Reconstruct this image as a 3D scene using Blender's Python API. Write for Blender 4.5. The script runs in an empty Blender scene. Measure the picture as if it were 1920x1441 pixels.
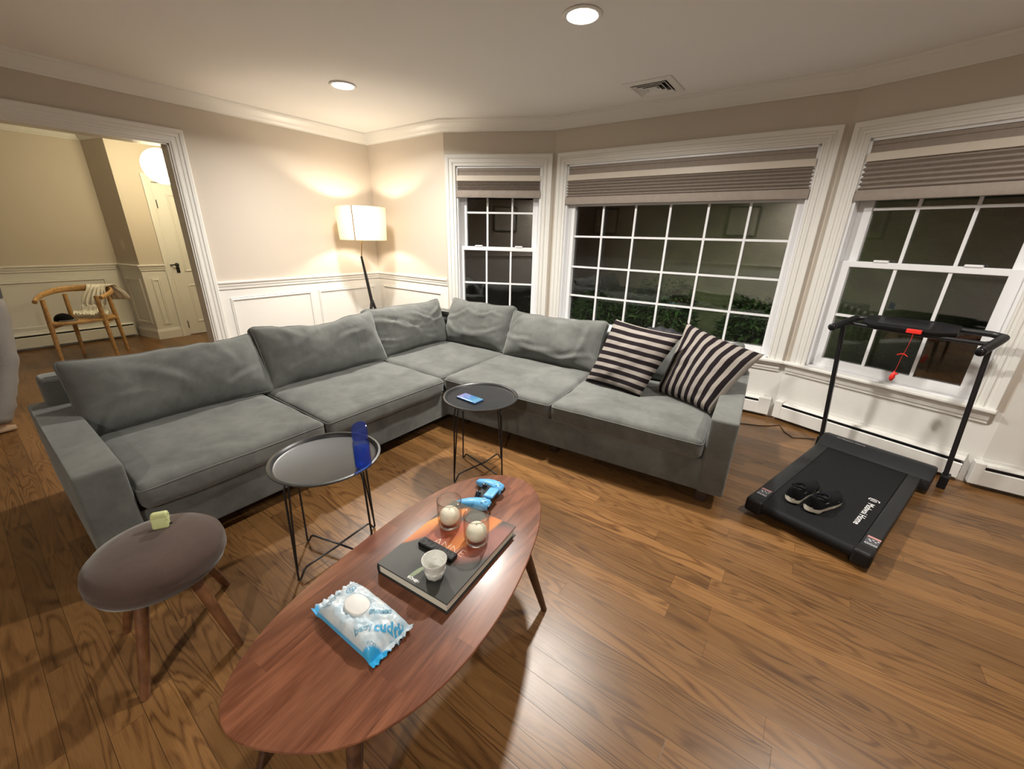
import bpy, bmesh, math, random
from mathutils import Vector, Matrix, Euler, noise
random.seed(7)
S = bpy.context.scene
COL = S.collection
PI = math.pi

# ------------------------------------------------------------------ camera, world, light, exposure
cam_d = bpy.data.cameras.new('camera')
cam_d.sensor_width = 36.0
cam_d.lens = 36.0 * 748.76 / 1920.0
cam_d.clip_start = 0.02
cam = bpy.data.objects.new('camera', cam_d); COL.objects.link(cam)
_ya, _pi, _ro = math.radians(-35.6224), math.radians(20.3961), math.radians(1.3357)
_f = Vector((math.sin(_ya)*math.cos(_pi), math.cos(_ya)*math.cos(_pi), -math.sin(_pi)))
_r = Vector((math.cos(_ya), -math.sin(_ya), 0)); _u = _r.cross(_f)
_r2 = _r*math.cos(_ro) + _u*math.sin(_ro); _u2 = _r2.cross(_f)
cam.matrix_world = Matrix(((_r2.x, _u2.x, -_f.x, 0), (_r2.y, _u2.y, -_f.y, 0), (_r2.z, _u2.z, -_f.z, 1.4183), (0, 0, 0, 1)))
S.camera = cam
S.view_settings.view_transform = 'Standard'
S.view_settings.look = 'None'
S.view_settings.gamma = 1.0
S.view_settings.use_curve_mapping = False
S.view_settings.exposure = 0.0
W = bpy.data.worlds.new('night'); S.world = W; W.use_nodes = True
W.node_tree.nodes['Background'].inputs[0].default_value = (0.10, 0.13, 0.20, 1)
W.node_tree.nodes['Background'].inputs[1].default_value = 0.012

SPREAD = 158
CAN_W = 66.0          # each ceiling downlight
BULB_E = 560.0        # floor lamp bulb emission
GLOBE_E = 35.0        # hall pendant paper globe emission
def area(name, loc, rot, size, power, color, spread=PI, parent=None):
    l = bpy.data.lights.new(name, 'AREA'); l.shape = 'DISK'; l.size = size; l.energy = power; l.color = color; l.spread = spread
    o = bpy.data.objects.new(name, l); COL.objects.link(o); o.location = loc; o.rotation_euler = rot
    if parent: o.parent = parent
    return o
# garden floodlight high on the outside of the house
fl = bpy.data.lights.new('garden_floodlight', 'SPOT'); fl.energy = 900; fl.color = (1.0, .95, .8); fl.spot_size = math.radians(72); fl.spot_blend = 1.0; fl.shadow_soft_size = .08
flo = bpy.data.objects.new('garden_floodlight', fl); COL.objects.link(flo); flo.location = (-1.0, 4.25, 2.75)
flo.rotation_euler = Vector((0.15, 4.0, -1.7)).to_track_quat('-Z', 'Y').to_euler()

# ------------------------------------------------------------------ helpers
def tag(o, label=None, cat=None, group=None, kind=None):
    if label: o['label'] = label
    if cat: o['category'] = cat
    if group: o['group'] = group
    if kind: o['kind'] = kind
    return o
def empty(name, loc=(0, 0, 0), rz=0.0, label=None, cat=None, group=None, kind=None, parent=None):
    o = bpy.data.objects.new(name, None); COL.objects.link(o); o.location = loc; o.rotation_euler = (0, 0, rz)
    o.empty_display_size = .1
    if parent: o.parent = parent
    return tag(o, label, cat, group, kind)
def obj(name, bm, mats, parent=None, smooth=False, loc=None, rot=None, angle=None):
    me = bpy.data.meshes.new(name)
    bmesh.ops.recalc_face_normals(bm, faces=bm.faces)
    bm.to_mesh(me); bm.free()
    if not isinstance(mats, (list, tuple)): mats = [mats]
    for m in mats: me.materials.append(m)
    if smooth:
        me.polygons.foreach_set('use_smooth', [True]*len(me.polygons))
        if angle: me.set_sharp_from_angle(angle=math.radians(angle))
    o = bpy.data.objects.new(name, me); COL.objects.link(o)
    if parent: o.parent = parent
    if loc is not None: o.location = loc
    if rot is not None: o.rotation_euler = rot
    return o
def copy_tree(o, parent=None):
    c = o.copy(); COL.objects.link(c)
    if parent: c.parent = parent
    for ch in list(o.children): copy_tree(ch, c)
    return c
def BM(): return bmesh.new()
def box(bm, lo, hi, bev=0.0, M=None, seg=2, mi=0):
    lo = Vector(lo); hi = Vector(hi)
    r = bmesh.ops.create_cube(bm, size=1.0)
    vs = r['verts']
    for v in vs:
        v.co = Vector((lo[i] + (v.co[i] + .5) * (hi[i] - lo[i]) for i in range(3)))
    fs = set(f for v in vs for f in v.link_faces)
    if bev > 0:
        es = set(e for v in vs for e in v.link_edges)
        rr = bmesh.ops.bevel(bm, geom=list(es), offset=bev, segments=seg, profile=.5, affect='EDGES', clamp_overlap=True)
        fs = set(rr['faces']) | set(f for f in fs if f.is_valid)
        vs = list(set(v for f in fs for v in f.verts))
    for f in fs: f.material_index = mi
    if M is not None: bmesh.ops.transform(bm, matrix=M, verts=vs)
    return vs
def rings(bm, rs, cap0=True, cap1=True, closed_u=True, mi=0):
    """skin a list of rings (lists of points, same length)"""
    R = [[bm.verts.new(p) for p in ring] for ring in rs]
    n = len(R[0])
    for i in range(len(R)-1):
        for j in range(n if closed_u else n-1):
            k = (j+1) % n
            f = bm.faces.new((R[i][j], R[i][k], R[i+1][k], R[i+1][j])); f.material_index = mi
    if cap0: bm.faces.new(R[0]).material_index = mi
    if cap1: bm.faces.new(list(reversed(R[-1]))).material_index = mi
    return R
def circ(c, ax, r, n, ph=0.0, up=None):
    ax = Vector(ax).normalized(); c = Vector(c)
    a = Vector(up) if up is not None else (Vector((0, 0, 1)) if abs(ax.z) < .9 else Vector((1, 0, 0)))
    a = (a - ax*a.dot(ax)).normalized(); b = ax.cross(a)
    return [c + a*math.cos(t)*r + b*math.sin(t)*r for t in (ph + 2*PI*i/n for i in range(n))]
def tube(bm, pts, r, n=8, caps=True, mi=0):
    pts = [Vector(p) for p in pts]; rs = r if isinstance(r, (list, tuple)) else [r]*len(pts)
    out = []; up = None
    for i, p in enumerate(pts):
        d = (pts[min(i+1, len(pts)-1)] - pts[max(i-1, 0)]).normalized()
        if up is None: up = Vector((0, 0, 1)) if abs(d.z) < .9 else Vector((1, 0, 0))
        up = (up - d*up.dot(d)).normalized()
        out.append(circ(p, d, rs[i], n, up=up))
    rings(bm, out, caps, caps, mi=mi)
def lathe(bm, prof, n=32, c=(0, 0, 0), mi=0):
    """prof list of (r, z); r==0 ends make poles"""
    c = Vector(c); prev = None
    for r, z in prof:
        if r <= 1e-6: cur = [bm.verts.new(c + Vector((0, 0, z)))]
        else: cur = [bm.verts.new(c + Vector((r*math.cos(2*PI*i/n), r*math.sin(2*PI*i/n), z))) for i in range(n)]
        if prev is not None:
            for j in range(n):
                k = (j+1) % n
                if len(prev) == 1 and len(cur) > 1: f = bm.faces.new((prev[0], cur[k], cur[j]))
                elif len(cur) == 1 and len(prev) > 1: f = bm.faces.new((prev[j], prev[k], cur[0]))
                elif len(cur) > 1: f = bm.faces.new((prev[j], prev[k], cur[k], cur[j]))
                else: continue
                f.material_index = mi
        prev = cur
def prism(bm, pts, z0, z1, bev=0.0, mi=0, seg=2):
    a = [bm.verts.new((p[0], p[1], z0)) for p in pts]; b = [bm.verts.new((p[0], p[1], z1)) for p in pts]
    n = len(pts); fs = []
    for i in range(n):
        k = (i+1) % n; fs.append(bm.faces.new((a[i], a[k], b[k], b[i])))
    fs.append(bm.faces.new(list(reversed(a)))); fs.append(bm.faces.new(b))
    for f in fs: f.material_index = mi
    if bev > 0:
        es = set(e for f in fs for e in f.edges)
        bmesh.ops.bevel(bm, geom=list(es), offset=bev, segments=seg, profile=.5, affect='EDGES', clamp_overlap=True)
def sweep(bm, path, prof, closed=False, to3=lambda a, b, h: (a, b, h), mi=0):
    """sweep the closed profile [(offset to the right of travel, height)] along a 2D path with mitred corners"""
    P = [Vector(p) for p in path]; n = len(P); R = []
    for i in range(n):
        if closed: d0 = (P[i]-P[i-1]).normalized(); d1 = (P[(i+1) % n]-P[i]).normalized()
        else:
            d0 = (P[i]-P[i-1]).normalized() if i else None
            d1 = (P[i+1]-P[i]).normalized() if i < n-1 else None
            d0 = d0 or d1; d1 = d1 or d0
        n0 = Vector((d0.y, -d0.x)); n1 = Vector((d1.y, -d1.x)); m = n0+n1; m = m / (m.dot(n0))
        R.append([bm.verts.new(to3(P[i].x+m.x*o, P[i].y+m.y*o, h)) for o, h in prof])
    k = len(prof)
    for i in range(n if closed else n-1):
        A, B = R[i], R[(i+1) % n]
        for j in range(k):
            f = bm.faces.new((A[j], A[(j+1) % k], B[(j+1) % k], B[j])); f.material_index = mi
    if not closed: bm.faces.new(R[0]); bm.faces.new(list(reversed(R[-1])))
def text_bm(bm, s, size, M, depth=.0004, mi=0, font_scale=(1, 1), align='LEFT', bold=0.0, shear=0.0):
    cu = bpy.data.curves.new('t', 'FONT'); cu.body = s; cu.size = size; cu.extrude = depth; cu.resolution_u = 2; cu.align_x = align
    cu.offset = bold; cu.shear = shear
    o = bpy.data.objects.new('t', cu); COL.objects.link(o)
    dg = bpy.context.evaluated_depsgraph_get(); dg.update()
    me = bpy.data.meshes.new_from_object(o.evaluated_get(dg))
    me.transform(M @ Matrix.Diagonal((font_scale[0], font_scale[1], 1, 1)))
    nf = len(bm.faces); bm.from_mesh(me); bm.faces.ensure_lookup_table()
    for f in bm.faces[nf:]: f.material_index = mi
    bpy.data.objects.remove(o); bpy.data.curves.remove(cu); bpy.data.meshes.remove(me)
def frameM(o, x, y):
    x = Vector(x).normalized(); y = Vector(y); y = (y - x*y.dot(x)).normalized(); z = x.cross(y)
    return Matrix(((x.x, y.x, z.x, o[0]), (x.y, y.y, z.y, o[1]), (x.z, y.z, z.z, o[2]), (0, 0, 0, 1)))
def skin(name, verts, edges, radii, mats, parent=None, sub=2, root=0):
    """one continuous body grown over a skeleton"""
    me = bpy.data.meshes.new(name); me.from_pydata(verts, edges, [])
    o = bpy.data.objects.new(name, me); COL.objects.link(o)
    m = o.modifiers.new('skin', 'SKIN'); m.use_smooth_shade = True
    for i, r in enumerate(radii):
        sv = me.skin_vertices[0].data[i]; sv.radius = r if isinstance(r, tuple) else (r, r); sv.use_root = (i == root)
    ss = o.modifiers.new('sub', 'SUBSURF'); ss.levels = sub; ss.render_levels = sub
    dg = bpy.context.evaluated_depsgraph_get(); dg.update()
    m2 = bpy.data.meshes.new_from_object(o.evaluated_get(dg)); m2.name = name
    bpy.data.objects.remove(o)
    m2.polygons.foreach_set('use_smooth', [True]*len(m2.polygons))
    m2.materials.clear()
    for mm in (mats if isinstance(mats, (list, tuple)) else [mats]): m2.materials.append(mm)
    o = bpy.data.objects.new(name, m2); COL.objects.link(o)
    if parent: o.parent = parent
    return o

# ------------------------------------------------------------------ materials
class NT:
    def __init__(s, name):
        s.m = bpy.data.materials.new(name); s.m.use_nodes = True; s.t = s.m.node_tree
        s.b = s.t.nodes['Principled BSDF']; s.out = s.t.nodes['Material Output']
    def n(s, typ, **kw):
        nd = s.t.nodes.new(typ)
        for k, v in kw.items(): setattr(nd, k, v)
        return nd
    def l(s, a, b): s.t.links.new(a, b); return b
    def setv(s, sock, v):
        if hasattr(v, 'is_linked') or isinstance(v, bpy.types.NodeSocket): s.l(v, sock)
        elif isinstance(v, (tuple, list)) and len(v) == 3 and sock.type == 'RGBA': sock.default_value = (*v, 1)
        else: sock.default_value = v
    def math(s, op, a, b=None, c=None, clamp=False):
        nd = s.n('ShaderNodeMath', operation=op, use_clamp=clamp)
        s.setv(nd.inputs[0], a)
        if b is not None: s.setv(nd.inputs[1], b)
        if c is not None: s.setv(nd.inputs[2], c)
        return nd.outputs[0]
    def mix(s, f, a, b, blend='MIX'):
        nd = s.n('ShaderNodeMix', data_type='RGBA', blend_type=blend)
        s.setv(nd.inputs[0], f); s.setv(nd.inputs[6], a); s.setv(nd.inputs[7], b); return nd.outputs[2]
    def ramp(s, f, stops, interp='LINEAR'):
        nd = s.n('ShaderNodeValToRGB'); nd.color_ramp.interpolation = interp
        e = nd.color_ramp.elements
        while len(e) < len(stops): e.new(.5)
        for el, (p, c) in zip(e, stops): el.position = p; el.color = (*c, 1) if len(c) == 3 else c
        s.setv(nd.inputs[0], f); return nd.outputs[0]
    def rng(s, v, a, b, c=0.0, d=1.0, smooth=False):
        nd = s.n('ShaderNodeMapRange'); nd.clamp = True
        if smooth: nd.interpolation_type = 'SMOOTHSTEP'
        s.setv(nd.inputs[0], v)
        for i, x in enumerate((a, b, c, d)): s.setv(nd.inputs[i+1], x)
        return nd.outputs[0]
    def coord(s, kind='Object'):
        return s.n('ShaderNodeTexCoord').outputs[kind]
    def pos(s): return s.n('ShaderNodeNewGeometry').outputs['Position']
    def mapping(s, v, scale=(1, 1, 1), loc=(0, 0, 0), rot=(0, 0, 0)):
        nd = s.n('ShaderNodeMapping'); s.l(v, nd.inputs[0])
        nd.inputs[1].default_value = loc; nd.inputs[2].default_value = rot; nd.inputs[3].default_value = scale; return nd.outputs[0]
    def noise(s, v, scale=5, detail=3, rough=.5, dist=0.0, w=None, out=0):
        nd = s.n('ShaderNodeTexNoise')
        if w is not None: nd.noise_dimensions = '4D'; s.setv(nd.inputs['W'], w)
        if v is not None: s.l(v, nd.inputs['Vector'])
        nd.inputs['Scale'].default_value = scale; nd.inputs['Detail'].default_value = detail
        nd.inputs['Roughness'].default_value = rough; nd.inputs['Distortion'].default_value = dist
        return nd.outputs[out]
    def xyz(s, v):
        nd = s.n('ShaderNodeSeparateXYZ'); s.l(v, nd.inputs[0]); return nd.outputs
    def comb(s, x, y, z):
        nd = s.n('ShaderNodeCombineXYZ')
        for i, q in enumerate((x, y, z)): s.setv(nd.inputs[i], q)
        return nd.outputs[0]
    def bump(s, h, strength=.3, dist=.01):
        nd = s.n('ShaderNodeBump'); nd.inputs['Strength'].default_value = strength; nd.inputs['Distance'].default_value = dist
        s.l(h, nd.inputs['Height']); s.l(nd.outputs[0], s.b.inputs['Normal'])
    def P(s, **kw):
        for k, v in kw.items(): s.setv(s.b.inputs[k.replace('_', ' ')], v)
        return s

def plain(name, col, rough=.5, metal=0.0, bump=None, var=0.0, vscale=8, **kw):
    t = NT(name)
    if var:
        f = t.noise(t.coord(), vscale, 4)
        c = t.mix(t.rng(f, .3, .7), tuple(x*(1-var) for x in col), tuple(min(1, x*(1+var)) for x in col))
        t.P(Base_Color=c)
    else: t.P(Base_Color=col)
    t.P(Roughness=rough, Metallic=metal, **kw)
    if bump: t.bump(t.noise(t.coord(), bump[0], 4), bump[1], bump[2] if len(bump) > 2 else .002)
    return t.m
def emit(name, col, e):
    t = NT(name); t.P(Base_Color=(0, 0, 0), Emission_Color=col, Emission_Strength=e, Roughness=.6); return t.m

M = {}
def paint(name, col, rough=.6):
    t = NT(name); p = t.pos()
    f = t.noise(p, 1.2, 3)
    t.P(Base_Color=t.mix(t.rng(f, .3, .7), tuple(x*.97 for x in col), col), Roughness=rough)
    t.bump(t.noise(p, 260, 2), .12, .001)
    return t.m
M['wall'] = paint('beige_wall_paint', (.56, .50, .425))
M['white'] = paint('white_trim_paint', (.76, .75, .715), .38)
M['ceiling'] = paint('ceiling_paint', (.80, .785, .755), .8)
M['vinyl'] = plain('white_vinyl', (.80, .81, .83), .35)

def floor_mat():
    t = NT('dark_oak_floor'); p = t.pos(); x, y, z = t.xyz(p)
    wv = .083
    yi = t.math('FLOOR', t.math('DIVIDE', y, wv))
    wn = t.n('ShaderNodeTexWhiteNoise', noise_dimensions='1D'); t.l(yi, wn.inputs['W'])
    xs = t.math('ADD', t.math('DIVIDE', x, 1.15), t.math('MULTIPLY', wn.outputs['Value'], 7.3))
    xi = t.math('FLOOR', xs)
    wn2 = t.n('ShaderNodeTexWhiteNoise', noise_dimensions='2D'); t.l(t.comb(xi, yi, 0.0), wn2.inputs['Vector'])
    rnd = wn2.outputs['Value']; rc = t.xyz(wn2.outputs['Color'])
    # cathedral grain: contour lines of a stretched noise, different in every board
    gv = t.comb(t.math('MULTIPLY', x, 1.0), t.math('MULTIPLY', y, 8.0), t.math('MULTIPLY', rnd, 40.0))
    n1 = t.noise(gv, 1.0, 2.0, .5, .4)
    lines = t.math('FRACT', t.math('MULTIPLY', n1, 16.0))
    lines = t.math('ABSOLUTE', t.math('SUBTRACT', lines, .5))          # 0 in the middle .. .5
    lines = t.rng(lines, .03, .30, 0, 1); msk = t.noise(gv, 1.7, 3, .6); lines = t.math('MAXIMUM', lines, t.rng(msk, .42, .62, 0, .8))
    pores = t.noise(t.comb(t.math('MULTIPLY', x, 14.0), t.math('MULTIPLY', y, 420.0), t.math('MULTIPLY', rnd, 9.0)), 1.0, 2)
    pores = t.rng(pores, .36, .62)
    broad = t.noise(t.comb(t.math('MULTIPLY', x, .9), t.math('MULTIPLY', y, 26.0), rnd), 1.0, 3)
    g = t.math('ADD', t.math('MULTIPLY', lines, .52), t.math('ADD', t.math('MULTIPLY', pores, .22), t.math('MULTIPLY', broad, .32)))
    c = t.ramp(g, [(0.10, (.044, .0180, .0060)), (.34, (.112, .051, .0165)), (.62, (.160, .077, .0255)), (1.0, (.205, .104, .036))])
    tone = t.math('ADD', .74, t.math('MULTIPLY', rc[0], .52))
    c = t.mix(1.0, c, t.comb(tone, tone, tone), 'MULTIPLY')
    # joints between boards
    fy = t.math('FRACT', t.math('DIVIDE', y, wv)); fx = t.math('FRACT', xs)
    ey = t.math('MINIMUM', fy, t.math('SUBTRACT', 1.0, fy)); ex = t.math('MULTIPLY', t.math('MINIMUM', fx, t.math('SUBTRACT', 1.0, fx)), 20.0)
    e = t.rng(t.math('MINIMUM', ey, ex), .002, .016)
    c = t.mix(e, (.035, .016, .006), c)
    rough = t.math('ADD', .25, t.math('MULTIPLY', t.noise(p, 3.0, 4), .16))
    t.P(Base_Color=c, Roughness=rough, IOR=1.5)
    t.P(Coat_Weight=.0)
    h = t.math('ADD', t.math('MULTIPLY', e, 1.0), t.math('MULTIPLY', g, .25))
    t.bump(h, .12, .0010)
    return t.m
M['floor'] = floor_mat()

def wood(name, dark, mid, light, sx=1.0, sy=9.0, rough=.35, contour=6.0, axis=0, strips=0.0, coat=.15):
    t = NT(name); v = t.coord(); q = list(t.xyz(v))
    if axis == 1: q = [q[1], q[0], q[2]]
    if axis == 2: q = [q[2], q[1], q[0]]
    x, y, z = q
    rnd = 0.0
    if strips:
        yi = t.math('FLOOR', t.math('DIVIDE', y, strips))
        wn = t.n('ShaderNodeTexWhiteNoise', noise_dimensions='1D'); t.l(yi, wn.inputs['W'])
        xi = t.math('FLOOR', t.math('ADD', t.math('DIVIDE', x, .62), t.math('MULTIPLY', wn.outputs[0], 3.1)))
        w2 = t.n('ShaderNodeTexWhiteNoise', noise_dimensions='2D'); t.l(t.comb(xi, yi, 0.0), w2.inputs['Vector'])
        rnd = w2.outputs['Value']
    gv = t.comb(t.math('MULTIPLY', x, sx), t.math('MULTIPLY', y, sy), t.math('ADD', t.math('MULTIPLY', z, sy), t.math('MULTIPLY', rnd, 25.0)))
    n1 = t.noise(gv, 1.0, 2, .5, .3)
    ln = t.math('ABSOLUTE', t.math('SUBTRACT', t.math('FRACT', t.math('MULTIPLY', n1, contour)), .5))
    fine = t.noise(t.comb(t.math('MULTIPLY', x, sx*5), t.math('MULTIPLY', y, sy*14), t.math('MULTIPLY', z, sy*14)), 1.0, 3)
    g = t.math('ADD', t.math('MULTIPLY', ln, .8), t.math('MULTIPLY', fine, .62))
    c = t.ramp(g, [(.15, dark), (.5, mid), (.85, light)])
    if strips:
        tone = t.math('ADD', .86, t.math('MULTIPLY', rnd, .28)); c = t.mix(1.0, c, t.comb(tone, tone, tone), 'MULTIPLY')
    t.P(Base_Color=c, Roughness=rough, Coat_Weight=coat, Coat_Roughness=.2)
    t.bump(g, .06, .001)
    return t.m
M['walnut'] = wood('reddish_walnut', (.085, .026, .012), (.165, .058, .028), (.235, .092, .047), 3.0, 16, .36, 3.0, strips=.105, coat=.2)
M['walnut_leg'] = wood('dark_walnut_leg', (.03, .012, .007), (.07, .03, .015), (.11, .05, .025), 10, 10, .4, 3, axis=2)
M['oak'] = wood('golden_oak', (.34, .18, .065), (.50, .29, .11), (.58, .36, .15), 3, 20, .45, 4)
M['stool_leg'] = wood('brown_wood_leg', (.08, .030, .011), (.14, .056, .02), (.19, .08, .03), 10, 18, .45, 3, axis=2)
M['dark_leg'] = plain('dark_wood_leg', (.035, .018, .011), .45)

def suede(name, col, amp=.26):
    t = NT(name); v = t.coord()
    n1 = t.noise(v, 3.2, 4, .6, .8); n2 = t.noise(v, 13, 4, .6, .5); n3 = t.noise(v, 420, 2)
    f = t.math('ADD', t.math('MULTIPLY', n1, .55), t.math('ADD', t.math('MULTIPLY', n2, .3), t.math('MULTIPLY', n3, .15)))
    c = t.mix(t.rng(f, .33, .67), tuple(x*(1-amp) for x in col), tuple(x*(1+amp) for x in col))
    t.P(Base_Color=c, Roughness=.92, Sheen_Weight=.35, Sheen_Roughness=.45, Sheen_Tint=(.75, .78, .76))
    t.b.inputs['Specular IOR Level'].default_value = .2
    h = t.math('ADD', t.math('MULTIPLY', n3, .1), t.math('MULTIPLY', n2, .9))
    t.bump(h, .35, .006)
    return t.m
M['suede'] = suede('grey_suede', (.112, .116, .109), .34)
M['boucle'] = suede('brown_felt', (.070, .045, .037), .18)

M['black_metal'] = plain('black_powder_coat', (.012, .012, .014), .38, 0.0, (300, .1, .0006))
M['tray_metal'] = plain('black_tray_metal', (.014, .015, .0165), .36, .0, (500, .06, .0004))
M['black_plastic'] = plain('black_plastic', (.009, .009, .010), .5, 0, (350, .1, .0006), Specular_IOR_Level=.28)
M['black_gloss'] = plain('black_gloss', (.008, .008, .01), .18)
M['charcoal_plastic'] = plain('charcoal_plastic', (.019, .0195, .021), .48, 0, (200, .08, .0006), Specular_IOR_Level=.25)
M['belt'] = plain('treadmill_belt', (.0085, .0085, .0095), .62, 0, (700, .3, .0008), Specular_IOR_Level=.18)
M['white_print'] = plain('white_print', (.80, .80, .80), .6)
M['grey_print'] = plain('grey_print', (.35, .35, .36), .6)
M['brass'] = plain('brass', (.42, .26, .12), .3, 1.0)
M['brown_black'] = plain('bronze_black', (.018, .016, .014), .4, .2)
M['red'] = plain('red_plastic', (.80, .03, .02), .4)
M['porcelain'] = plain('white_porcelain', (.78, .78, .74), .22, Coat_Weight=.5)
M['wax'] = plain('cream_wax', (.82, .79, .64), .5, 0, (30, .1, .002), Subsurface_Weight=.15)
M['wick'] = plain('wick', (.02, .02, .02), .9)
M['pages'] = plain('book_pages', (.66, .62, .52), .8)
M['paper_white'] = plain('white_plastic', (.82, .82, .80), .35)

def schlick(t, f0):
    lw = t.n('ShaderNodeLayerWeight'); lw.inputs[0].default_value = .5
    return t.math('ADD', f0, t.math('MULTIPLY', t.math('POWER', lw.outputs['Facing'], 5.0), 1-f0))
def glass_thin(name, f0=.04, tint=(1, 1, 1)):
    t = NT(name); n = t.n
    tr = n('ShaderNodeBsdfTransparent'); tr.inputs[0].default_value = (*tint, 1)
    gl = n('ShaderNodeBsdfGlossy'); gl.inputs['Roughness'].default_value = 0.0
    mx = n('ShaderNodeMixShader'); t.l(schlick(t, f0), mx.inputs[0]); t.l(tr.outputs[0], mx.inputs[1]); t.l(gl.outputs[0], mx.inputs[2])
    t.l(mx.outputs[0], t.out.inputs['Surface']); t.t.nodes.remove(t.b)
    return t.m
M['pane'] = glass_thin('window_glass', .055)
M['glass'] = glass_thin('tumbler_glass', .075, (.955, .955, .95))
M['glass_rim'] = glass_thin('glass_rim', .30, (.85, .85, .84))
M['glass_thick'] = plain('thick_glass', (1, 1, 1), .02, 0, IOR=1.45, Transmission_Weight=1.0)
def blue_clear(name, col, ior, rough=0.0, dens=0.0, dcol=None):
    t = NT(name); n = t.n
    f0 = ((ior-1)/(ior+1))**2
    tr = n('ShaderNodeBsdfTransparent'); tr.inputs[0].default_value = (*col, 1)
    gl = n('ShaderNodeBsdfGlossy'); gl.inputs['Roughness'].default_value = rough
    df = n('ShaderNodeBsdfTranslucent'); df.inputs[0].default_value = (*(dcol or col), 1)
    d2 = n('ShaderNodeBsdfDiffuse'); d2.inputs[0].default_value = (*(dcol or col), 1)
    m0 = n('ShaderNodeMixShader'); m0.inputs[0].default_value = .5; t.l(df.outputs[0], m0.inputs[1]); t.l(d2.outputs[0], m0.inputs[2])
    m1 = n('ShaderNodeMixShader'); m1.inputs[0].default_value = dens; t.l(tr.outputs[0], m1.inputs[1]); t.l(m0.outputs[0], m1.inputs[2])
    mx = n('ShaderNodeMixShader'); t.l(schlick(t, f0), mx.inputs[0]); t.l(m1.outputs[0], mx.inputs[1]); t.l(gl.outputs[0], mx.inputs[2])
    t.l(mx.outputs[0], t.out.inputs['Surface']); t.t.nodes.remove(t.b)
    return t.m
M['bottle'] = blue_clear('blue_clear_plastic', (.70, .77, .96), 1.4, .03, .05, (.03, .07, .42))
M['bottle_cap'] = blue_clear('dark_blue_plastic', (.55, .62, .88), 1.4, .15, .30, (.07, .11, .40))
M['water'] = blue_clear('blue_water', (.55, .72, 1.0), 1.25, .0, .13, (.05, .26, .95))

def shade_mat():
    t = NT('linen_lamp_shade'); v = t.coord(); x, y, z = t.xyz(v)
    w = t.noise(t.comb(t.math('MULTIPLY', t.math('ARCTAN2', y, x), 14.0), t.math('MULTIPLY', z, 900.0), 0.0), 1.0, 2)
    w2 = t.noise(t.comb(t.math('MULTIPLY', t.math('ARCTAN2', y, x), 160.0), t.math('MULTIPLY', z, 60.0), 0.0), 1.0, 2)
    c = t.mix(t.rng(t.math('ADD', t.math('MULTIPLY', w, .5), t.math('MULTIPLY', w2, .5)), .35, .65), (.74, .66, .52), (.90, .84, .71))
    d = t.n('ShaderNodeBsdfDiffuse'); tr = t.n('ShaderNodeBsdfTranslucent'); t.l(c, d.inputs[0]); t.l(c, tr.inputs[0])
    mx = t.n('ShaderNodeMixShader'); mx.inputs[0].default_value = .42
    t.l(d.outputs[0], mx.inputs[1]); t.l(tr.outputs[0], mx.inputs[2]); t.l(mx.outputs[0], t.out.inputs['Surface']); t.t.nodes.remove(t.b)
    return t.m
M['shade'] = shade_mat()
M['shade_fabric'] = plain('taupe_shade_fabric', (.29, .245, .21), .8, 0, (300, .3, .001), .06, 30)
M['shade_rail'] = plain('beige_shade_rail', (.60, .54, .46), .4)

# ------------------------------------------------------------------ room geometry
H = 2.4786
XL = -4.56
C0 = Vector((XL, 3.330)); A1 = Vector((-3.312, 3.330)); A2 = Vector((-2.294, 3.836)); A3 = Vector((-.011, 3.897)); A4 = Vector((1.112, 3.501))
XR, YR = 3.3, -2.3
RAIL = .947

def quadwall(bm, lo, hi, split=None):
    """box wall piece whose faces below `split` take material 1"""
    if split is None or hi[2] <= split: box(bm, lo, hi, mi=0 if split is None else 1); return
    if lo[2] >= split: box(bm, lo, hi, mi=0); return
    box(bm, (lo[0], lo[1], lo[2]), (hi[0], hi[1], split), mi=1); box(bm, (lo[0], lo[1], split), (hi[0], hi[1], hi[2]), mi=0)
def facet(A, B): # local x along A->B, local y outward
    d = (B-A); return math.atan2(d.y, d.x), d.length
def wall(name, A, B, openings=(), thick=.16, split=RAIL-.02, ext=(0, 0)):
    a, L = facet(A, B); bm = BM()
    xs = -ext[0]; X1 = L+ext[1]
    for (s0, s1, z0, z1) in openings:
        quadwall(bm, (xs, 0, 0), (s0, thick, H), split)
        if z0 > 0: quadwall(bm, (s0, 0, 0), (s1, thick, z0), split)
        quadwall(bm, (s0, 0, z1), (s1, thick, H), split)
        xs = s1
    quadwall(bm, (xs, 0, 0), (X1, thick, H), split)
    o = obj(name, bm, [M['wall'], M['white']], loc=(A.x, A.y, 0), rot=(0, 0, a)); o['kind'] = 'structure'
    return o
def struct(name, bm, mats, **kw):
    o = obj(name, bm, mats, **kw); o['kind'] = 'structure'; return o

bm = BM(); box(bm, (-9.2, -2.6, -.12), (3.6, 3.72, 0)); 
struct('floor', bm, M['floor'])
bm = BM(); prism(bm, [(-3.4, 3.70), (-2.3, 4.02), (-.01, 4.08), (1.2, 3.70)], -.12, -.0005)
struct('floor_bay', bm, M['floor'])
bm = BM(); box(bm, (-9.2, -2.6, H), (3.6, 4.2, H+.12)); struct('ceiling', bm, M['ceiling'])

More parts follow.
